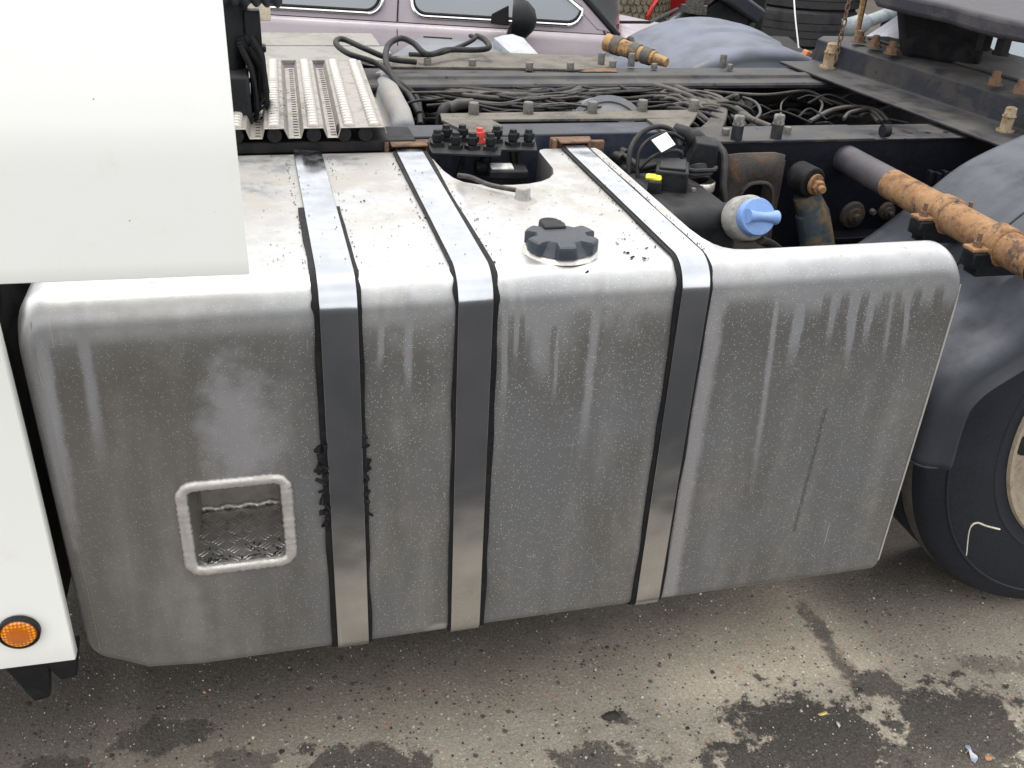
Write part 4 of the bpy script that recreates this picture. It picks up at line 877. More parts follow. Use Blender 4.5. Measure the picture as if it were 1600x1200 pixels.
# shock absorber
s0, s1 = at(1262, 290, y=.575), at(1283, 420, y=.55)
b = B(); b.tube([s0 + Vector((0, 0, -.02)), s0.lerp(s1, .28), s0.lerp(s1, .32), s1, s1 + (s1 - s0) * .5], [.028, .032, .036, .038, .038], 24); sh = b.ob('shock_absorber', worn('shock_paint', (.03, .045, .055), (.19, .12, .05), .6, 0, 14, .46, .66, bump=.5), T, label='dark shock absorber with rusty shoulders')
b = B(); b.cyl(s0 + Vector((-.01, .03, .012)), s0 + Vector((.0, -.02, .012)), .034, .032, 24); b.ob('upper_eye', rubber, sh, bevel=.003)
b = B(); b.cyl(s0 + Vector((.002, -.02, .010)), s0 + Vector((.004, -.026, .010)), .022, seg=20); b.tube([s0 + Vector((.004, -.026, .008)), s0 + Vector((.005, -.04, .007))], [.015, .015], 6); b.cyl(s0 + Vector((.005, -.04, .007)), s0 + Vector((.006, -.052, .006)), .008, seg=12); b.ob('eye_nut', rust, sh, bevel=.001)
# hub-like rusty boss and small bolts on web
for px, py, r in ((1332, 336, .024), (1385, 330, .016)):
    c_ = at(px, py, y=.655); b = B(); b.lathe(c_, (0, -1, 0), [(r * 1.35, -.002), (r * 1.2, .006), (r * .8, .008), (r * .75, .014), (r * .35, .016), (r * .33, .026), (0, .027)], 24); b.ob('bushing', rustb, T, smooth=50)
for px, py in ((1362, 330), (1408, 318)):
    c_ = at(px, py, y=.658); inst('bolt', bm_h, TR(c_, R=rot_to((0, -1, 0)), s=.8), T)
b = B()
for k in range(5): c_ = at(1452 + k * 11, 278 + (k % 2) * 3, y=.62); b.box(c_, (.010, .02, .035))
b.ob('spring_clip_stack', web_m, T, bevel=.002)
b = B(); b.box((at(1330, 372, y=.64).x, .63, at(1330, 366, y=.64).z), (.26, .05, .012)); b.ob('lower_flange', web_m, T, bevel=.002)
# ---------------------------------------------------------------- mudguard stay tube with clamps
X0 = 1.541; q0, q1 = Vector((X0 - .02, .69, -.052)), Vector((1.500, .09, -.046)); dr = (q1 - q0).normalized(); TRr = .030
jt = at(1418, 300, y=.47); tj = (jt - q0).dot(dr)
b = B(); b.tube([q0, q0 + dr * tj], [TRr, TRr], 28); st_o = b.ob('stay_tube', worn('stay_paint', (.05, .048, .056), (.075, .07, .075), .45, 0, 10, dust=.45, dustc=(.18, .16, .17), bump=.15), T, label='grey tube leaving the frame towards the mudguard')
b = B(); b.tube([q0 + dr * (tj + .0002), q1, q1 + dr * .25], [TRr + .0005] * 3, 28); b.ob('rusty_stay_tube', rust, T, label='orange rusted outer length of the mudguard stay')
bnut = B(); bnut.tube([(0, 0, 0), (0, 0, .009)], [.0085, .0085], 6); bnut.cyl((0, 0, .008), (0, 0, .024), .0042, seg=10); nme = bnut.mesh('bolt'); nme.materials.append(rust2)
side = dr.cross(Vector((0, 0, 1))).normalized(); upv = side.cross(dr).normalized()
for px, py in ((1478, 335), (1568, 378)):
    c_ = at(px, py, y=.3); 
    # closest point on tube axis to the view ray
    d = (c_ - CAM).normalized(); w0 = CAM - q0; a_, b_, c2 = d.dot(d), d.dot(dr), dr.dot(dr); d_, e_ = d.dot(w0), dr.dot(w0); tt = (a_ * e_ - b_ * d_) / (a_ * c2 - b_ * b_)
    ctr = q0 + dr * tt; RB = Matrix((side, dr, upv)).transposed()
    b = B(); hw = .019
    b.tube([ctr - dr * hw, ctr - dr * (hw - .003), ctr + dr * (hw - .003), ctr + dr * hw], [TRr + .003, TRr + .0055, TRr + .0055, TRr + .003], 28)
    for s_ in (-1, 1): b.box(ctr + side * s_ * (TRr + .017) - upv * .004, (.036, .032, .006), RB)
    clm = b.ob('tube_clamp', rust, T, bevel=.0015, label='rusty saddle clamp on the stay tube')
    b = B()
    for s_ in (-1, 1): b.box(ctr + side * s_ * (TRr + .012) - upv * .023, (.040, .036, .030), RB)
    b.box(ctr - upv * (TRr + .012), (.10, .036, .02), RB); b.ob('clamp_block', black, clm, bevel=.003)
    for s_ in (-1, 1): inst('bolt', nme, TR(ctr + side * s_ * (TRr + .018) - upv * .001, R=RB), clm)
# dark wrap near the far end of the tube
b = B(); qq = q0 + dr * (q1 - q0).length * 1.12; b.tube([qq, qq + dr * .3], [TRr + .004] * 2, 28); b.ob('tube_sleeve', rubber, T)
# ---------------------------------------------------------------- wheel
WC = Vector((1.955, .08, -.43)); WR = .498
b = B(); tyre_prof = [(.300, .012), (.302, .0), (.330, -.004), (.345, -.0055), (.347, -.0068), (.350, -.0068), (.352, -.0057), (.385, -.006), (.43, -.003), (.447, .001), (.449, -.001), (.452, -.001), (.454, .003), (.462, .006), (.482, .016), (.490, .022), (.494, .030), (WR, .040), (WR + .001, .044), (WR + .001, .082), (WR - .011, .084), (WR - .011, .092), (WR, .094), (WR + .001, .14), (WR - .011, .142), (WR - .011, .15), (WR, .152), (WR, .20), (WR - .011, .202), (WR - .011, .21), (WR, .212), (WR, .25), (.49, .272), (.43, .29), (.30, .28)]
wt = thing  # noqa
wheel = bpy.data.objects.new('wheel', None); link(wheel, T, Matrix.Translation(WC)); wheel['label'] = 'rear truck wheel under the grey mudguard'
b.lathe(WC, (0, 1, 0), tyre_prof, 128); tyo = b.ob('tyre', tyrem, wheel, smooth=28)
b = B(); b.lathe(WC, (0, 1, 0), [(WR + .0015, .0435), (WR + .0022, .046), (WR + .0022, .080), (WR + .0015, .0825)], 128)
nb = B()
for k in range(150):
    a = 2 * PI * k / 150; rr_ = .4955; c_ = WC + Vector((math.cos(a) * rr_, .030, math.sin(a) * rr_)); nb.box(c_, (.009, .016, .012), Euler((0, -a, 0)).to_matrix())
pass
b.ob('tread_rib', treadm, wheel)
b = B(); b.lathe(WC, (0, 1, 0), [(.312, .018), (.322, -.004), (.318, -.010), (.310, -.009), (.302, .000), (.297, .02), (.288, .045), (.272, .06), (.20, .062), (.15, .075), (.13, .05), (.13, -.02), (.0, -.03)], 96); rm = b.ob('rim', rimm, wheel, smooth=40)
for k in range(10):
    a = 2 * PI * k / 10 + .33; c_ = WC + Vector((math.cos(a) * .225, .0605, math.sin(a) * .225)); b = B(); b.lathe(c_, (0, -1, 0), [(.0, .0), (.024, .0), (.027, .003), (.030, .0)], 20); b.ob('vent_hole', dark, rm) if False else None
    hb = B(); hb.lathe(c_, (0, -1, 0), [(.027, .0), (.0265, .0025), (.0, .0018)], 20); hb.ob('vent_hole', dark, rm)
# pale string marks on the sidewall
b = B(); pts = [at(1510, 868, y=-.009), at(1515, 828, y=-.009), at(1526, 817, y=-.009), at(1542, 822, y=-.009), at(1562, 827, y=-.009)]
b.tube(spline(pts, 6), [.0010] * 8 + [.0018] * 17, 6); tag(b.ob('pale_string', worn('pale_string', (.6, .56, .44), (.45, .42, .33), .8)), 'short bent pale string clinging to the rear tyre sidewall', 'string')
# ---------------------------------------------------------------- near mudguard
mpf = [(1.352, -.425), (1.349, -.34), (1.358, -.275), (1.40, -.215), (1.487, -.155), (1.588, -.072), (1.66, -.012), (1.75, .032), (1.85, .068), (1.95, .085), (2.08, .07), (2.22, .02), (2.36, -.08), (2.46, -.22), (2.50, -.36)]
mps = spline([Vector((a, 0, c)) for a, c in mpf], 6); nM = len(mps) - 1
YI, YO = .46, .0
def mud(u, v, path=mps, yi=YI, yo=YO, c=WC):
    i = u * (len(path) - 1); k = min(int(i), len(path) - 2); p = path[k].lerp(path[k + 1], i - k); tg = (path[k + 1] - path[k]).normalized(); nr = Vector((-tg.z, 0, tg.x))
    if v < .78:
        t = v / .78; y = yi + (yo + .035 - yi) * t; off = -.010 * (1 if t > .42 else 0) * min(1, max(0, (t - .42) / .03)) - .004 * t
        off += .006 * math.exp(-((t - .2) / .08) ** 2); return Vector((p.x, y, p.z)) + nr * off
    t = (v - .78) / .22
    if t < .8: a = t / .8 * PI / 2; return Vector((p.x, yo + .035 - .035 * math.sin(a), p.z)) + nr * (-.014 - .035 * (1 - math.cos(a)))
    a = (t - .8) / .2; return Vector((p.x, yo - .012 * math.sin(a * PI), p.z)) + nr * (-.049 - .03 * a)
b = B(); b.grid(mud, nM, 48); b.ob('mudguard', gmud, T, solid=.004, smooth=50, label='dark grey plastic mudguard over the rear wheel')
b = B(); b.tube([mud(.12 + .8 * k / 60, .40) for k in range(61)], .0035, 8); b.ob('mudguard_seam', dark, T)
# lower front lip of the mudguard
b = B(); lp_ = [mud(0, v / 20) for v in range(21)]; b.tube(lp_, .0035, 8); b.ob('mudguard_lip', gmud, T)
# ---------------------------------------------------------------- far mudguard (mirror side)
FC = Vector((1.75, 1.7, -.478))
fpath = []
for k in range(40):
    a = math.radians(172 - k * 4.1); r = .515 - (.02 if k % 40 > 26 else 0) - (.02 if k > 32 else 0); fpath.append(Vector((FC.x + r * math.cos(a), 0, FC.z + r * math.sin(a) + .0)))
b = B(); b.grid(lambda u, v: mud(u, v, fpath, 2.0, 1.50, FC), 78, 48); b.ob('mudguard', gmud2, T, solid=.004, smooth=50, label='pale blue-grey arched mudguard beyond the far rail')
# far stay tube, tan with dark tape
f0, f1 = at(948, 66, y=1.62), at(1042, 98, y=1.45)
b = B(); b.tube([f0, f0.lerp(f1, .8)], [.026, .020], 20); b.tube([f0.lerp(f1, .8), f1], [.016, .013], 16); tapem = worn('dirty_tape', (.07, .06, .055), (.2, .13, .06), .7, 0, 30, .5, .6, bump=.5); fs_ = b.ob('far_stay_tube', rust_y, T, label='tan rusted far stay tube bound with dark tape')
for t in (.12, .42, .62):
    b = B(); b.tube([f0.lerp(f1, t), f0.lerp(f1, t + .13)], [.0285 - .006 * t, .0275 - .006 * t], 20); b.ob('tape_wrap', tapem, fs_)
b = B(); b.hexa([at(978, 62, y=1.66), at(992, 72, y=1.66), at(990, 62, y=1.7), at(980, 58, y=1.7), at(982, 60, y=1.62), at(994, 70, y=1.62), at(990, 58, y=1.66), at(984, 56, y=1.66)]); b.ob('clamp_wedge', black, T)
# ---------------------------------------------------------------- fifth wheel subframe angle
bx0, bx1 = 1.785, 1.865
def yslab(name, pl, m, y0=.25, y1=1.42, bevel=.003, label=None):
    b = B(); b.prism(pl, lambda a, c, s: (a - .05 * (s), y0 + (y1 - y0) * s, c)); return b.ob(name, m, T, bevel=bevel, label=label)
wx0 = 1.99; wz = .072
pl = [(1.83, .0), (wx0, .0), (wx0 + .006, .006), (wx0 + .014, wz - .006), (wx0 + .024, wz), (wx0 + .25, wz), (wx0 + .25, wz + .007), (wx0 + .02, wz + .007), (wx0 + .004, wz - .002), (wx0 - .004, .012), (wx0 - .012, .008), (1.83, .008)]
b = B(); b.prism(pl, lambda a, c, q: (a - (.08 if a < 1.9 else .135) * q, .25 + 1.17 * q, c)); sub = b.ob('subframe_angle', frame_m, T, bevel=.003, label='folded steel subframe angle crossing the chassis')
b = B(); b.box((2.16, .98, .0835), (.26, .80, .008), Matrix.Rotation(.115, 3, 'Z')); b.ob('mounting_plate', frame_m, T, bevel=.003)
tallb = B(); tallb.cyl((0, 0, 0), (0, 0, .004), .020, seg=20); tallb.tube([(0, 0, .004), (0, 0, .034)], [.0145, .0145], 6); tallb.tube([(0, 0, .034), (0, 0, .040), (0, 0, .052), (0, 0, .055)], [.016, .0125, .0125, .008], 12)
tme = tallb.mesh('tall_bolt'); tme.materials.append(worn('pale_rust', (.30, .24, .16), (.2, .11, .05), .85, 0, 60, bump=.8)); tme.polygons.foreach_set('use_smooth', [True] * len(tme.polygons)); tme.set_sharp_from_angle(angle=.6)
for px, py, s in ((1570, 205, 1.), (1294, 106, 1.25)):
    p = at(px, py, z=.008); inst('tall_bolt', tme, TR(p, .2, s), sub)
bt = B(); bt.cyl((0, 0, 0), (0, 0, .003), .017, seg=20); bt.tube([(0, 0, .003), (0, 0, .015)], [.0135, .0135], 6); bt.tube([(0, 0, .015), (0, 0, .026), (0, 0, .028)], [.0085, .0085, .006], 12)
btop = bt.mesh('bolt'); btop.materials.append(rust2)
for px, py in ((1342, 66), (1366, 74), (1392, 84)):
    p = at(px, py, z=.087); inst('bolt', btop, TR(p, .3, 1.15), T)
for px, py in ((1553, 132), (1592, 145)): p = at(px, py, z=.087); inst('bolt', btop, TR(p, .3, 1.1), T)
# fifth wheel body
b = B(); b.hexa([(1.98, .55, .11), (2.9, .55, .11), (2.9, 1.45, .11), (1.98, 1.28, .11), (2.10, .70, .19), (2.9, .70, .19), (2.9, 1.35, .19), (2.06, 1.25, .19)])
b = B(); q = [at(a, c_y, z=.07) for a, c_y in ((1408, 84), (1440, 92), (1530, 118), (1640, 150), (1640, 60), (1530, 55))]; b.hexa([at(1408, 92, z=.07), at(1528, 112, z=.07), at(1545, 60, z=.07), at(1400, 40, z=.07), at(1380, 92, z=.07) + Vector((0, 0, .135)), at(1528, 118, z=.07) + Vector((0, 0, .13)), at(1545, 60, z=.07) + Vector((0, 0, .13)), at(1400, 40, z=.07) + Vector((0, 0, .13))]); b.ob('pedestal', dark, T, bevel=.02, label='greasy black fifth wheel pedestal')
b = B()
q = [(1352, -50), (1372, -12), (1420, 0), (1480, 12), (1520, 24), (1560, 34), (1640, 48), (1640, -60), (1352, -60)]
ztop = .235
pts = [at(a, c, z=ztop) for a, c in q]; b.prism([(p.x, p.y) for p in pts], lambda a, c, s: (a, c, ztop - .035 + .045 * s)); b.ob('fifth_wheel_plate', worn('greasy_plate', (.035, .034, .042), (.07, .065, .068), .4, .2, 8, dust=.5, dustc=(.12, .115, .12), bump=.5), T, bevel=.012, segs=4, label='greasy grey coupling plate with rounded edge')
for px, py in ((1535, 78), (1563, 86)): p = at(px, py, z=.13); inst('bolt', bolt_mesh('bolt', .016, .04, dark, True), TR(p, .3, 1.2), T)
# ---------------------------------------------------------------- chain and rusty strap hanging beside the bolt
ch = thing('hanging_chain', 'thin rusty chain hanging down to the tall far bolt', 'chain', at(1308, 105, z=.01))
lk = B(); lp2 = [Vector((.006 * math.cos(a), 0, .012 * math.sin(a))) for a in [2 * PI * k / 12 for k in range(13)]]; lk.tube(lp2, .0022, 6, cap=False); lme = lk.mesh('chain_link'); lme.materials.append(rust2)
c0_, c1_ = at(1306, 92, y=1.25), at(1330, -12, y=1.25); nlk = int((c1_ - c0_).length / .019)
for k in range(nlk + 1): inst('chain_link', lme, TR(c0_.lerp(c1_, k / nlk), R=(rot_to(c1_ - c0_) @ Matrix.Rotation((k % 2) * PI / 2, 3, 'Z'))), ch)
lk = B(); p = at(1313, 101, z=.012); lk.tube([p + Vector((.022 * math.cos(a), .016 * math.sin(a), .002 * math.sin(a))) for a in [2 * PI * k / 16 for k in range(17)]], .0045, 8, cap=False); lk.ob('end_ring', rust, ch)
b = B(); r0, r1 = at(1338, 62, y=1.35), at(1352, -12, y=1.35); b.tube([r0, r1], [.006, .010], 6); tag(b.ob('rusty_rod', rust_y), 'slanting yellow-rusted rod standing behind the row of three bolts', 'rod')
b = B(); b.tube(spline([at(1240, -10, y=2.1), at(1243, 30, y=2.05), at(1248, 75, y=2.0)], 5), .0028, 6); tag(b.ob('white_cord', whitep), 'thin white cord hanging in front of the big tyre stack', 'cord')
# ================================================================== estate car
bzc = -.05; e0, e1 = at(400, 18, z=bzc), at(905, 48, z=bzc); eu = (e1 - e0); eu.z = 0; eu.normalize(); ev = Vector((-eu.y, eu.x, 0))
car = thing('estate_car', 'lilac silver old estate car with chrome window trims parked behind the truck', 'car', (e0.x, e0.y + .8, GZ))
def carpt(px, py, off=0.):     # on the car side plane, off metres outwards
    d = CR @ Vector(((px - 800) / F, -(py - 600) / F, -1)); n = ev; o = e0 - n * off; t = (o - CAM).dot(n) / d.dot(n); return CAM + d * t
def cw(u, out, z): return e0 + eu * u - ev * out + Vector((0, 0, z - bzc))
uA = (carpt(952, 52) - e0).dot(eu); print('uA', uA, 'car', e0, e1)
# side skin: below the belt
U0, U1 = -1.4, uA + 1.05
def skin(u, v):
    z = GZ + .22 + v * (bzc - .012 - GZ - .22); s = math.sin(min(1, v * 1.02) * PI * .62); out = -.10 + .13 * s
    if v > .86: out -= (v - .86) * .22
    uu = U0 + (U1 - U0) * u
    zz = z
    if uu > uA: zz = z - (uu - uA) * .075 * v
    return cw(uu, out, zz)
b = B(); b.grid(skin, 60, 24); body = b.ob('body', lilac, car, solid=.004, smooth=60)
def shell(v0, v1):
    pass
# greenhouse: pillars and roof
HT = .50
def gh(u, h): return cw(u, -.03 - .20 * h / HT * 1.0, bzc + h)
b = B()
b.hexa([cw(U0, -.02, bzc + HT - .02), cw(uA - .62, -.22, bzc + HT), cw(uA - .62, -1.2, bzc + HT), cw(U0, -1.2, bzc + HT - .02), cw(U0, -.25, bzc + HT + .05), cw(uA - .64, -.30, bzc + HT + .06), cw(uA - .64, -1.15, bzc + HT + .06), cw(U0, -1.15, bzc + HT + .05)]); b.ob('roof', lilac, car, bevel=.02)
def strip(name, pts, wdt, m, th=.012, bevel=.002):
    b = B(); b.tube(pts, wdt, 8); return b.ob(name, m, car)
ub_ = lambda px, py: (carpt(px, py) - e0).dot(eu)
ug0, ug1 = ub_(590, 30), ub_(640, 35)      # B pillar extents at belt
uq = ub_(908, 48)
def pan(name, pts, m, th=.006, parent=car):
    n = len(pts); nr = (pts[1] - pts[0]).cross(pts[2] - pts[0]).normalized() * th / 2
    b = B(); b.add([p - nr for p in pts] + [p + nr for p in pts], [tuple(range(n - 1, -1, -1)), tuple(range(n, 2 * n))] + [(i, (i + 1) % n, n + (i + 1) % n, n + i) for i in range(n)]); return b.ob(name, m, parent, bevel=.001)
# windows: rear door then front door; chrome tube around each
def window(u0, u1, slope_end=0, r=.05):
    lo = .012; hi = HT - .06; P4 = []
    def q(u, h, off=0): p = gh(u, h); return p - ev * off
    loop = []
    for cx_, cy_, a in ((u1 - r, lo + r, 270), (u1 - slope_end - r, hi - r, 0), (u0 + r, hi - r, 90), (u0 + r, lo + r, 180)):
        for k in range(7):
            t = math.radians(a + 90 * k / 6); loop.append((cx_ + r * math.cos(t), cy_ + r * math.sin(t)))
    wo_ = pan('window', [q(a, c, .002) for a, c in loop], glass)
    b = B(); l3 = [q(a, c, .006) for a, c in loop]; b.tube(l3 + [l3[0]], .0065, 8, cap=False); b.ob('window_trim', chrome, wo_)
    b = B(); l3 = [q((a - (u0 + u1) / 2) * .985 + (u0 + u1) / 2, (c - .2) * .95 + .2, .004) for a, c in loop]; b.tube(l3 + [l3[0]], .006, 6, cap=False); b.ob('window_seal', rubber, wo_)
    return q
window(U0 + .1, ub_(595, 31)); window(ub_(641, 34), uq, .50)
# door frames and pillars behind the glass
pan('window_surround', [gh(U0, -.012) + ev * .004, gh(uA, -.012) + ev * .004, gh(uA - .6, HT) + ev * .004, gh(U0, HT) + ev * .004], lilac, .004)
b = B(); b.hexa([gh(uA - .045, 0), gh(uA + .02, -.01), gh(uA + .02, -.01) + ev * .05, gh(uA - .045, 0) + ev * .05, gh(uA - .62, HT), gh(uA - .56, HT), gh(uA - .56, HT) + ev * .05, gh(uA - .62, HT) + ev * .05]); b.ob('pillar', lilac, car, bevel=.006)
b = B(); b.tube([gh(uA + .035, -.015) , gh(uA - .54, HT)], .012, 8); b.ob('windscreen_seal', rubber, car)
pan('windscreen', [gh(uA + .04, -.01) + ev * .03, gh(uA + .10, -.01) + ev * 1.2, gh(uA - .5, HT) + ev * 1.1, gh(uA - .54, HT) + ev * .03], glass)
b = B(); b.tube([gh(uA - .06, -.02) - ev * .03 + Vector((0, 0, .0)), ], .01, 6) if False else None
# door gaps (dark shut lines, inlaid)
def gap(pts, w_=.003):
    b = B(); b.tube(spline(pts, 6), w_, 6); b.ob('door_gap', dark, car)
def sk(u, z, off=.0):
    v = (z - GZ - .22) / (bzc - .012 - GZ - .22); p = skin((u - U0) / (U1 - U0), min(1, v)); return p
uB = ub_(619, 40)
gap([gh(uB, .30) , gh(uB, .1), gh(uB, 0), sk(uB + .004, -.09), sk(uB + .012, -.2), sk(uB + .012, -.45)])
uF = ub_(948, 85)
gap([gh(uA - .02, .0), sk(uA + .01, -.09), sk(uF + .03, -.16), sk(uF + .04, -.3), sk(uF + .03, -.5)])
# crease
# door handles
for px, py in ((685, 60),):
    c_ = carpt(px, py, -.01); b = B(); b.box(c_, (.13, .012, .026), Matrix((eu, -ev, Vector((0, 0, 1)))).transposed()); hn = b.ob('door_handle', black, car, bevel=.006)
    b = B(); b.box(c_ - ev * .012 + Vector((0, 0, .002)), (.11, .016, .014), Matrix((eu, -ev, Vector((0, 0, 1)))).transposed()); b.ob('handle_grip', black, hn, bevel=.004)
# mirror
m0 = carpt(808, 30, .10); RC = Matrix((eu, -ev, Vector((0, 0, 1)))).transposed()
b = B(); b.lathe(m0 + eu * .015, eu, [(.0, .055), (.035, .045), (.06, .02), (.072, -.02), (.072, -.03), (.0, -.03)], 24)
mo = b.ob('mirror', black, car, smooth=60)
b = B(); b.hexa([carpt(766, 37, .03), carpt(795, 40, .10), carpt(795, 40, .03), carpt(768, 36, .0), carpt(768, 22, .03), carpt(795, 8, .10), carpt(795, 8, .03), carpt(768, 22, .0)]); b.ob('mirror_arm', rubber, mo, bevel=.004)
b = B(); b.cyl(carpt(806, 54, .01), carpt(806, 44, .05), .034, .022, 18); b.ob('mirror_foot', black, mo)
# bonnet, wing and scuttle
b = B()
def bon(u, v):
    uu = uA + .04 + (U1 - uA - .06) * u; out = -.09 - 1.35 * v; h = bzc - .03 + .02 * math.sin(PI * min(1, v * 2)) - .14 * u - .30 * max(0, v - .3) ** 1.0
    return cw(uu, out, h + .012 * (1 - abs(2 * v - 1)))
b.grid(bon, 16, 16); b.ob('bonnet', lilac, car, solid=.004, smooth=60)
b = B()
def wing(u, v):
    uu = uA + .03 + (U1 - uA - .05) * u; a = v * PI / 2; out = -.012 - .075 * (1 - math.cos(a)) ; h = bzc - .058 - (uu - uA) * .075 + .03 * math.sin(a) - .0 * u; return cw(uu, out, h)
b.grid(wing, 16, 8); b.ob('wing', lilac, car, solid=.003, smooth=60)
b = B(); b.tube([cw(uA + .05, -.25, bzc + .0), cw(uA + .16, -.22, bzc + .01), cw(uA + .30, -.55, bzc + .02)], .006, 6); b.ob('wiper', black, car)
# inner body block so nothing shows through
b = B(); b.box(cw((U0 + U1) / 2, -.8, -.5), ((U1 - U0) * .96, 1.3, .5), RC); b.ob('floor_pan', dark, car)
b = B(); b.box(cw(uA - 1.5, -.8, -.12), (2.6, 1.2, .12), RC); b.ob('seat_base', black, car, bevel=.04)
b = B(); b.box(cw(uA - 1.0, -.5, .12), (.16, .5, .5), RC); b.box(cw(uA - 1.0, -1.1, .12), (.16, .4, .5), RC); b.ob('seat', worn('seat_cloth', (.15, .14, .14), (.2, .18, .18), .9), car, bevel=.05, segs=4)
for uu in (U0 + .75, uA + .6):
    b = B(); b.lathe(cw(uu, .0, GZ + .31), ev, [(.19, 0), (.27, -.01), (.31, .02), (.31, .16), (.27, .18), (.19, .17)], 40); wh = b.ob('wheel', tyrem, car)
    b = B(); b.lathe(cw(uu, .0, GZ + .31), ev, [(0, .02), (.17, .02), (.195, -.002)], 32); b.ob('rim', rimm, wh)
# ================================================================== tyres and wrecks behind
def tyre_mesh(R, wd, m, grooves=4, lugs=0):
    b = B(); p = [(R * .56, .02 * wd), (R * .60, 0), (R * .9, -.02 * wd), (R * .97, .05 * wd)]
    for g in range(grooves):
        a = .08 + .84 * g / grooves; c = .08 + .84 * (g + 1) / grooves; p += [(R, a * wd), (R, (c - .025) * wd), (R * .975, (c - .022) * wd), (R * .975, (c - .003) * wd)]
    p += [(R * .97, .95 * wd), (R * .9, 1.02 * wd), (R * .60, wd), (R * .56, .98 * wd), (R * .56, .02 * wd)]
    b.lathe((0, 0, 0), (0, 0, 1), p, 72)
    me = b.mesh('tyre'); me.materials.append(m); me.polygons.foreach_set('use_smooth', [True] * len(me.polygons)); me.set_sharp_from_angle(angle=.5); return me
def lugmesh(R, wd, m):
    b = B(); b.lathe((0, 0, 0), (0, 0, 1), [(R * .55, .02 * wd), (R * .6, 0), (R * .9, -.02 * wd), (R * .955, .06 * wd), (R * .955, .94 * wd), (R * .9, 1.02 * wd), (R * .6, wd), (R * .55, .98 * wd), (R * .55, .02 * wd)], 60)
    for k in range(46):
        for s_ in range(4):
            a = 2 * PI * (k + .5 * (s_ % 2)) / 46; h = (.16 + .225 * s_) * wd; c_ = Vector((R * .968 * math.cos(a), R * .968 * math.sin(a), h))
            b.box(c_, (R * .05, R * .095, wd * .17), Matrix.Rotation(a, 3, 'Z') @ Matrix.Rotation(.45 * (1 if s_ < 2 else -1), 3, 'X'))
    me = b.mesh('tyre'); me.materials.append(m); return me
gpos = at(1232, 45, z=GZ); big = tyre_mesh(.52, .30, oldtyre, 4); GT = 'old truck tyres stacked behind the truck'
gx = at(1235, 76, z=GZ); dvec = Vector((gx.x - CAM.x, gx.y - CAM.y, 0)).normalized(); ctr = Vector((gx.x, gx.y, 0)) + dvec * .52
for k, lab in enumerate(('big grey worn truck tyre lying at the bottom of the tall stack', 'big grey worn truck tyre lying second in the tall stack', 'big grey truck tyre lying on top of the tall stack')):
    o_ = inst('tyre', big, TR((ctr.x + (.0, .05, .02)[k], ctr.y + (0, .02, -.04)[k], GZ + .005 + k * .305), k * .5), None); tag(o_, lab, 'tyre', GT)
ct = tyre_mesh(.50, .28, tyrem, 5); p = at(1420, 40, z=GZ) if False else Vector((gx.x + 1.35, gx.y - .15, 0))
for k, lab in enumerate(('dark tyre at the bottom of the stack beside the hanging chain', 'dark tyre second up in the stack beside the hanging chain', 'dark tyre third up in the stack beside the hanging chain')):
    o_ = inst('tyre', ct, TR((p.x + .04 * k, p.y, GZ + .005 + k * .285), k), None); tag(o_, lab, 'tyre', 'dark tyres stacked beside the hanging chain')
# small tyre piles beyond the bonnet
tt_ = lugmesh(.33, .21, tantyre); td_ = lugmesh(.33, .21, tyrem); tg_ = tyre_mesh(.33, .2, oldtyre, 4)
def on_ray(px, py, dist):
    d = CR @ Vector(((px - 800) / F, -(py - 600) / F, -1)); d.normalize(); return CAM + d * dist
p = on_ray(998, 35, 6.9)
nst = int((p.z - GZ) / .21); base = p.z
for k in range(-nst, 2):
    zz = base + k * .212
    lab = {0: 'tan worn car tyre with block tread beyond the lilac bonnet', 1: 'tan worn car tyre resting on top of the tan pile'}.get(k, 'worn tan car tyre low in the pile hidden behind the bonnet')
    if k in (-1, 0, 1): tag(inst('tyre', tt_, TR((p.x + .01 * k, p.y + .33, zz), k), None), lab, 'tyre', 'tan car tyres piled beyond the bonnet')
    
for k in range(3):
    q_ = Vector((p.x - .62, p.y + .5, base + (k - 1) * .205 + .03)); tag(inst('tyre', (tg_, td_, tg_)[k], TR(q_, k), None), ('grey smooth tyre low in the pile left of the tan tyres', 'black block-tread tyre in the pile left of the tan tyres', 'grey smooth tyre high in the pile left of the tan tyres')[k], 'tyre', 'dark car tyres piled left of the tan ones')
# tyres carry on down to the ground under both piles
b = B(); b.box((p.x - .25, p.y + .45, (GZ + base - .22) / 2), (1.1, .6, base - .22 - GZ)); tag(b.ob('tyre_rack', black, bevel=.02), 'low dark rack holding the car tyre piles beyond the bonnet', 'rack')
# red wreck with black bumper parts
rp = on_ray(1075, 20, 7.2); wr = thing('wrecked_car', 'red wrecked car with black bumper and loose grey struts behind the mudguard', 'car', (rp.x, rp.y, GZ))
def W_(px, py, d): return on_ray(px, py, d)
b = B()
def redf(u, v):
    a = math.radians(165 - 110 * u); c_ = W_(1105, 62, 7.0); r = .42; rr_ = r + .10 * v
    return c_ + Vector((1, -.1, 0)) * rr_ * math.cos(a) + Vector((0, 0, 1)) * rr_ * math.sin(a) + Vector((0, .05 + .5 * v * .6, 0))
b.grid(redf, 24, 8); b.ob('wheel_arch', redcar, wr, solid=.01, smooth=60)
b = B(); c_ = W_(1068, -8, 7.5); b.box(c_, (.62, .6, .26), Euler((0, .08, -.1)).to_matrix()); b.ob('wing_panel', redcar, wr, bevel=.05, segs=4)
b = B(); b.box(W_(1112, 62, 7.6), (.55, .5, .9)); b.ob('engine_bay', dark, wr, bevel=.03)
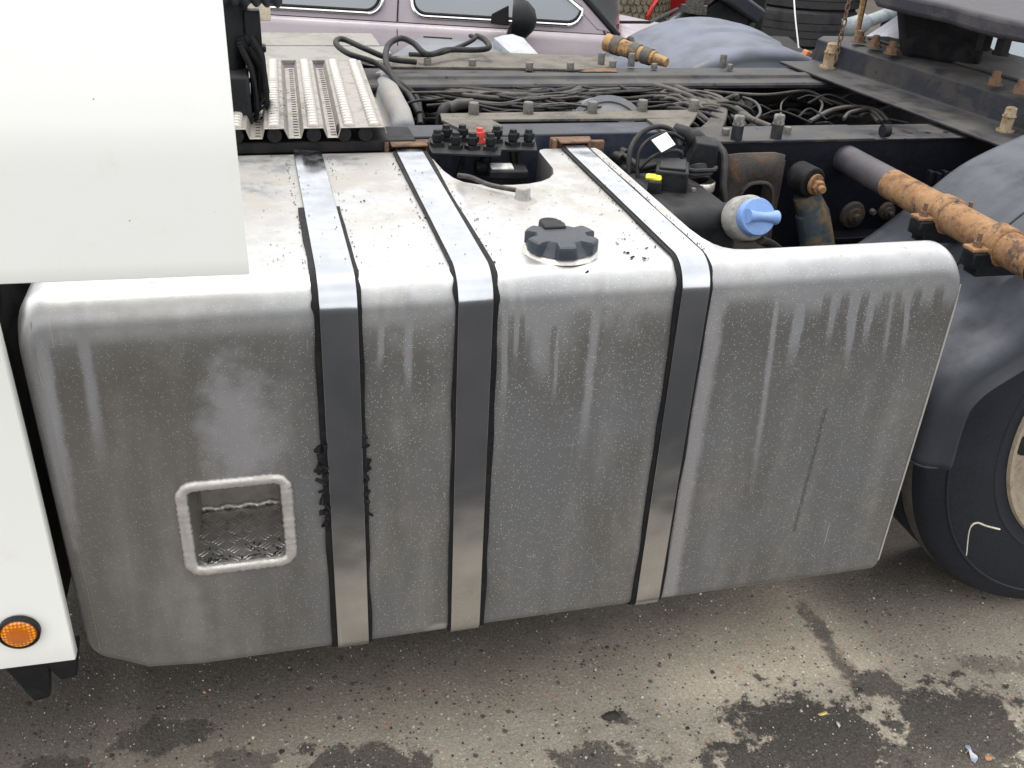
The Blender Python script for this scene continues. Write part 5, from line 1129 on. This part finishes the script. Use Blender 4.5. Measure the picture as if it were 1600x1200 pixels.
b = B(); b.tube([W_(1045, 42, 6.9), W_(1075, 18, 7.0), W_(1112, 12, 7.0)], [.05, .045, .04], 10); b.box(W_(1105, 16, 6.95), (.36, .08, .05), Euler((0, .05, 0)).to_matrix()); b.ob('strut', worn('strut_grey', (.07, .08, .09), (.04, .045, .05), .4), wr, bevel=.004)
b = B(); b.lathe(W_(1132, 38, 6.9), Vector((-.5, -1, .3)), [(.20, 0), (.16, .05), (.15, .02), (.0, .0)], 28, 0, 2 * PI); b.ob('headlamp_shell', black, wr)
b = B(); b.hexa([W_(1060, 42, 6.7), W_(1150, 46, 6.7), W_(1150, 44, 7.3), W_(1060, 40, 7.3), W_(1064, 36, 6.7), W_(1148, 36, 6.7), W_(1146, 34, 7.3), W_(1064, 34, 7.3)]); b.ob('bumper', black, wr, bevel=.01)
b = B(); b.box(W_(1086, 3, 6.8), (.10, .08, .14)); b.box(W_(1095, 16, 6.8), (.08, .03, .06)); b.ob('latch_plate', boltm, wr, bevel=.005)
b = B(); b.box(W_(1150, 4, 6.9), (.3, .3, .1), Euler((0, .5, 0)).to_matrix()); b.ob('grey_scoop', gmud, wr, bevel=.02)
# pale panel van body far behind the coupling
vp_ = on_ray(1570, 80, 5.2); van = thing('pale_van', 'pale blue-white van body glimpsed through the gap under the coupling plate', 'van', (vp_.x + 1., vp_.y + .8, GZ))
b = B()
def vanf(u, v):
    z = GZ + .25 + v * 1.2; out = .12 * math.sin(v * PI * .5); return Vector((vp_.x - .35 + 2.9 * u, vp_.y + .10 - out + .18 * u, z))
b.grid(vanf, 12, 16); b.ob('side_panel', pale, van, solid=.01, smooth=60)
b = B(); b.box((vp_.x + 1.8, vp_.y + .66, GZ + .9), (2.2, .9, 1.3)); b.ob('body', pale, van, bevel=.1, segs=4)
for dx in (.3, 2.2):
    b = B(); b.lathe((vp_.x + dx, vp_.y + .06, GZ + .32), (0, 1, 0), [(.0, .02), (.19, .02), (.27, -.01), (.32, .02), (.32, .18), (.2, .2)], 32); b.ob('wheel', tyrem, van)
# pale curved wing leaning behind the three bolts, and grey wing behind chain
wl = on_ray(1385, 50, 3.6); b = B()
def wg(u, v):
    a = W_(1346, 64, 3.3).lerp(W_(1405, 26, 3.5), u); c_ = W_(1400, 78, 3.1).lerp(W_(1412, 40, 3.2), u); return a.lerp(c_, v) + Vector((0, -.04, .05)) * math.sin(v * PI) * (.5 + .5 * u)
b.grid(wg, 12, 10); tag(b.ob('car_wing', worn('pale_wing', (.55, .55, .6), (.5, .5, .55), .4), solid=.01, smooth=70), 'pale car wing leaning behind the row of three rusty bolts', 'car panel')
b = B(); b.tube(spline([W_(1318, 44, 5.2), W_(1335, 40, 5.2), W_(1365, 30, 5.3), W_(1400, 16, 5.5)], 6), [.045] * 10 + [.03] * 9, 10); tag(b.ob('grey_bumper', worn('bumper_grey', (.22, .25, .26), (.15, .17, .18), .5)), 'pale grey curved bumper lying behind the chain', 'bumper')
# orange lamp and small black block beside the far mudguard end
b = B(); c_ = at(1265, 88, y=1.75); b.box(c_, (.05, .03, .03), Euler((0, .3, 0)).to_matrix()); b.ob('orange_lamp', worn('orange_lamp', (.6, .2, .08), (.5, .2, .1), .5), T, bevel=.004)
b = B(); c_ = at(1281, 94, y=1.70); b.box(c_, (.055, .05, .06), Euler((0, .5, 0)).to_matrix()); b.ob('lamp_bracket', black, T, bevel=.004)
# dark brick-coloured back wall of the yard
bw = B(); bw.box((4.5, 11.5, .9), (22, .3, 3.6)); tag(bw.ob('yard_wall', worn('dark_wall', (.05, .045, .045), (.03, .03, .03), .8)), 'dark wall at the back of the yard behind the tyre stacks', 'wall')
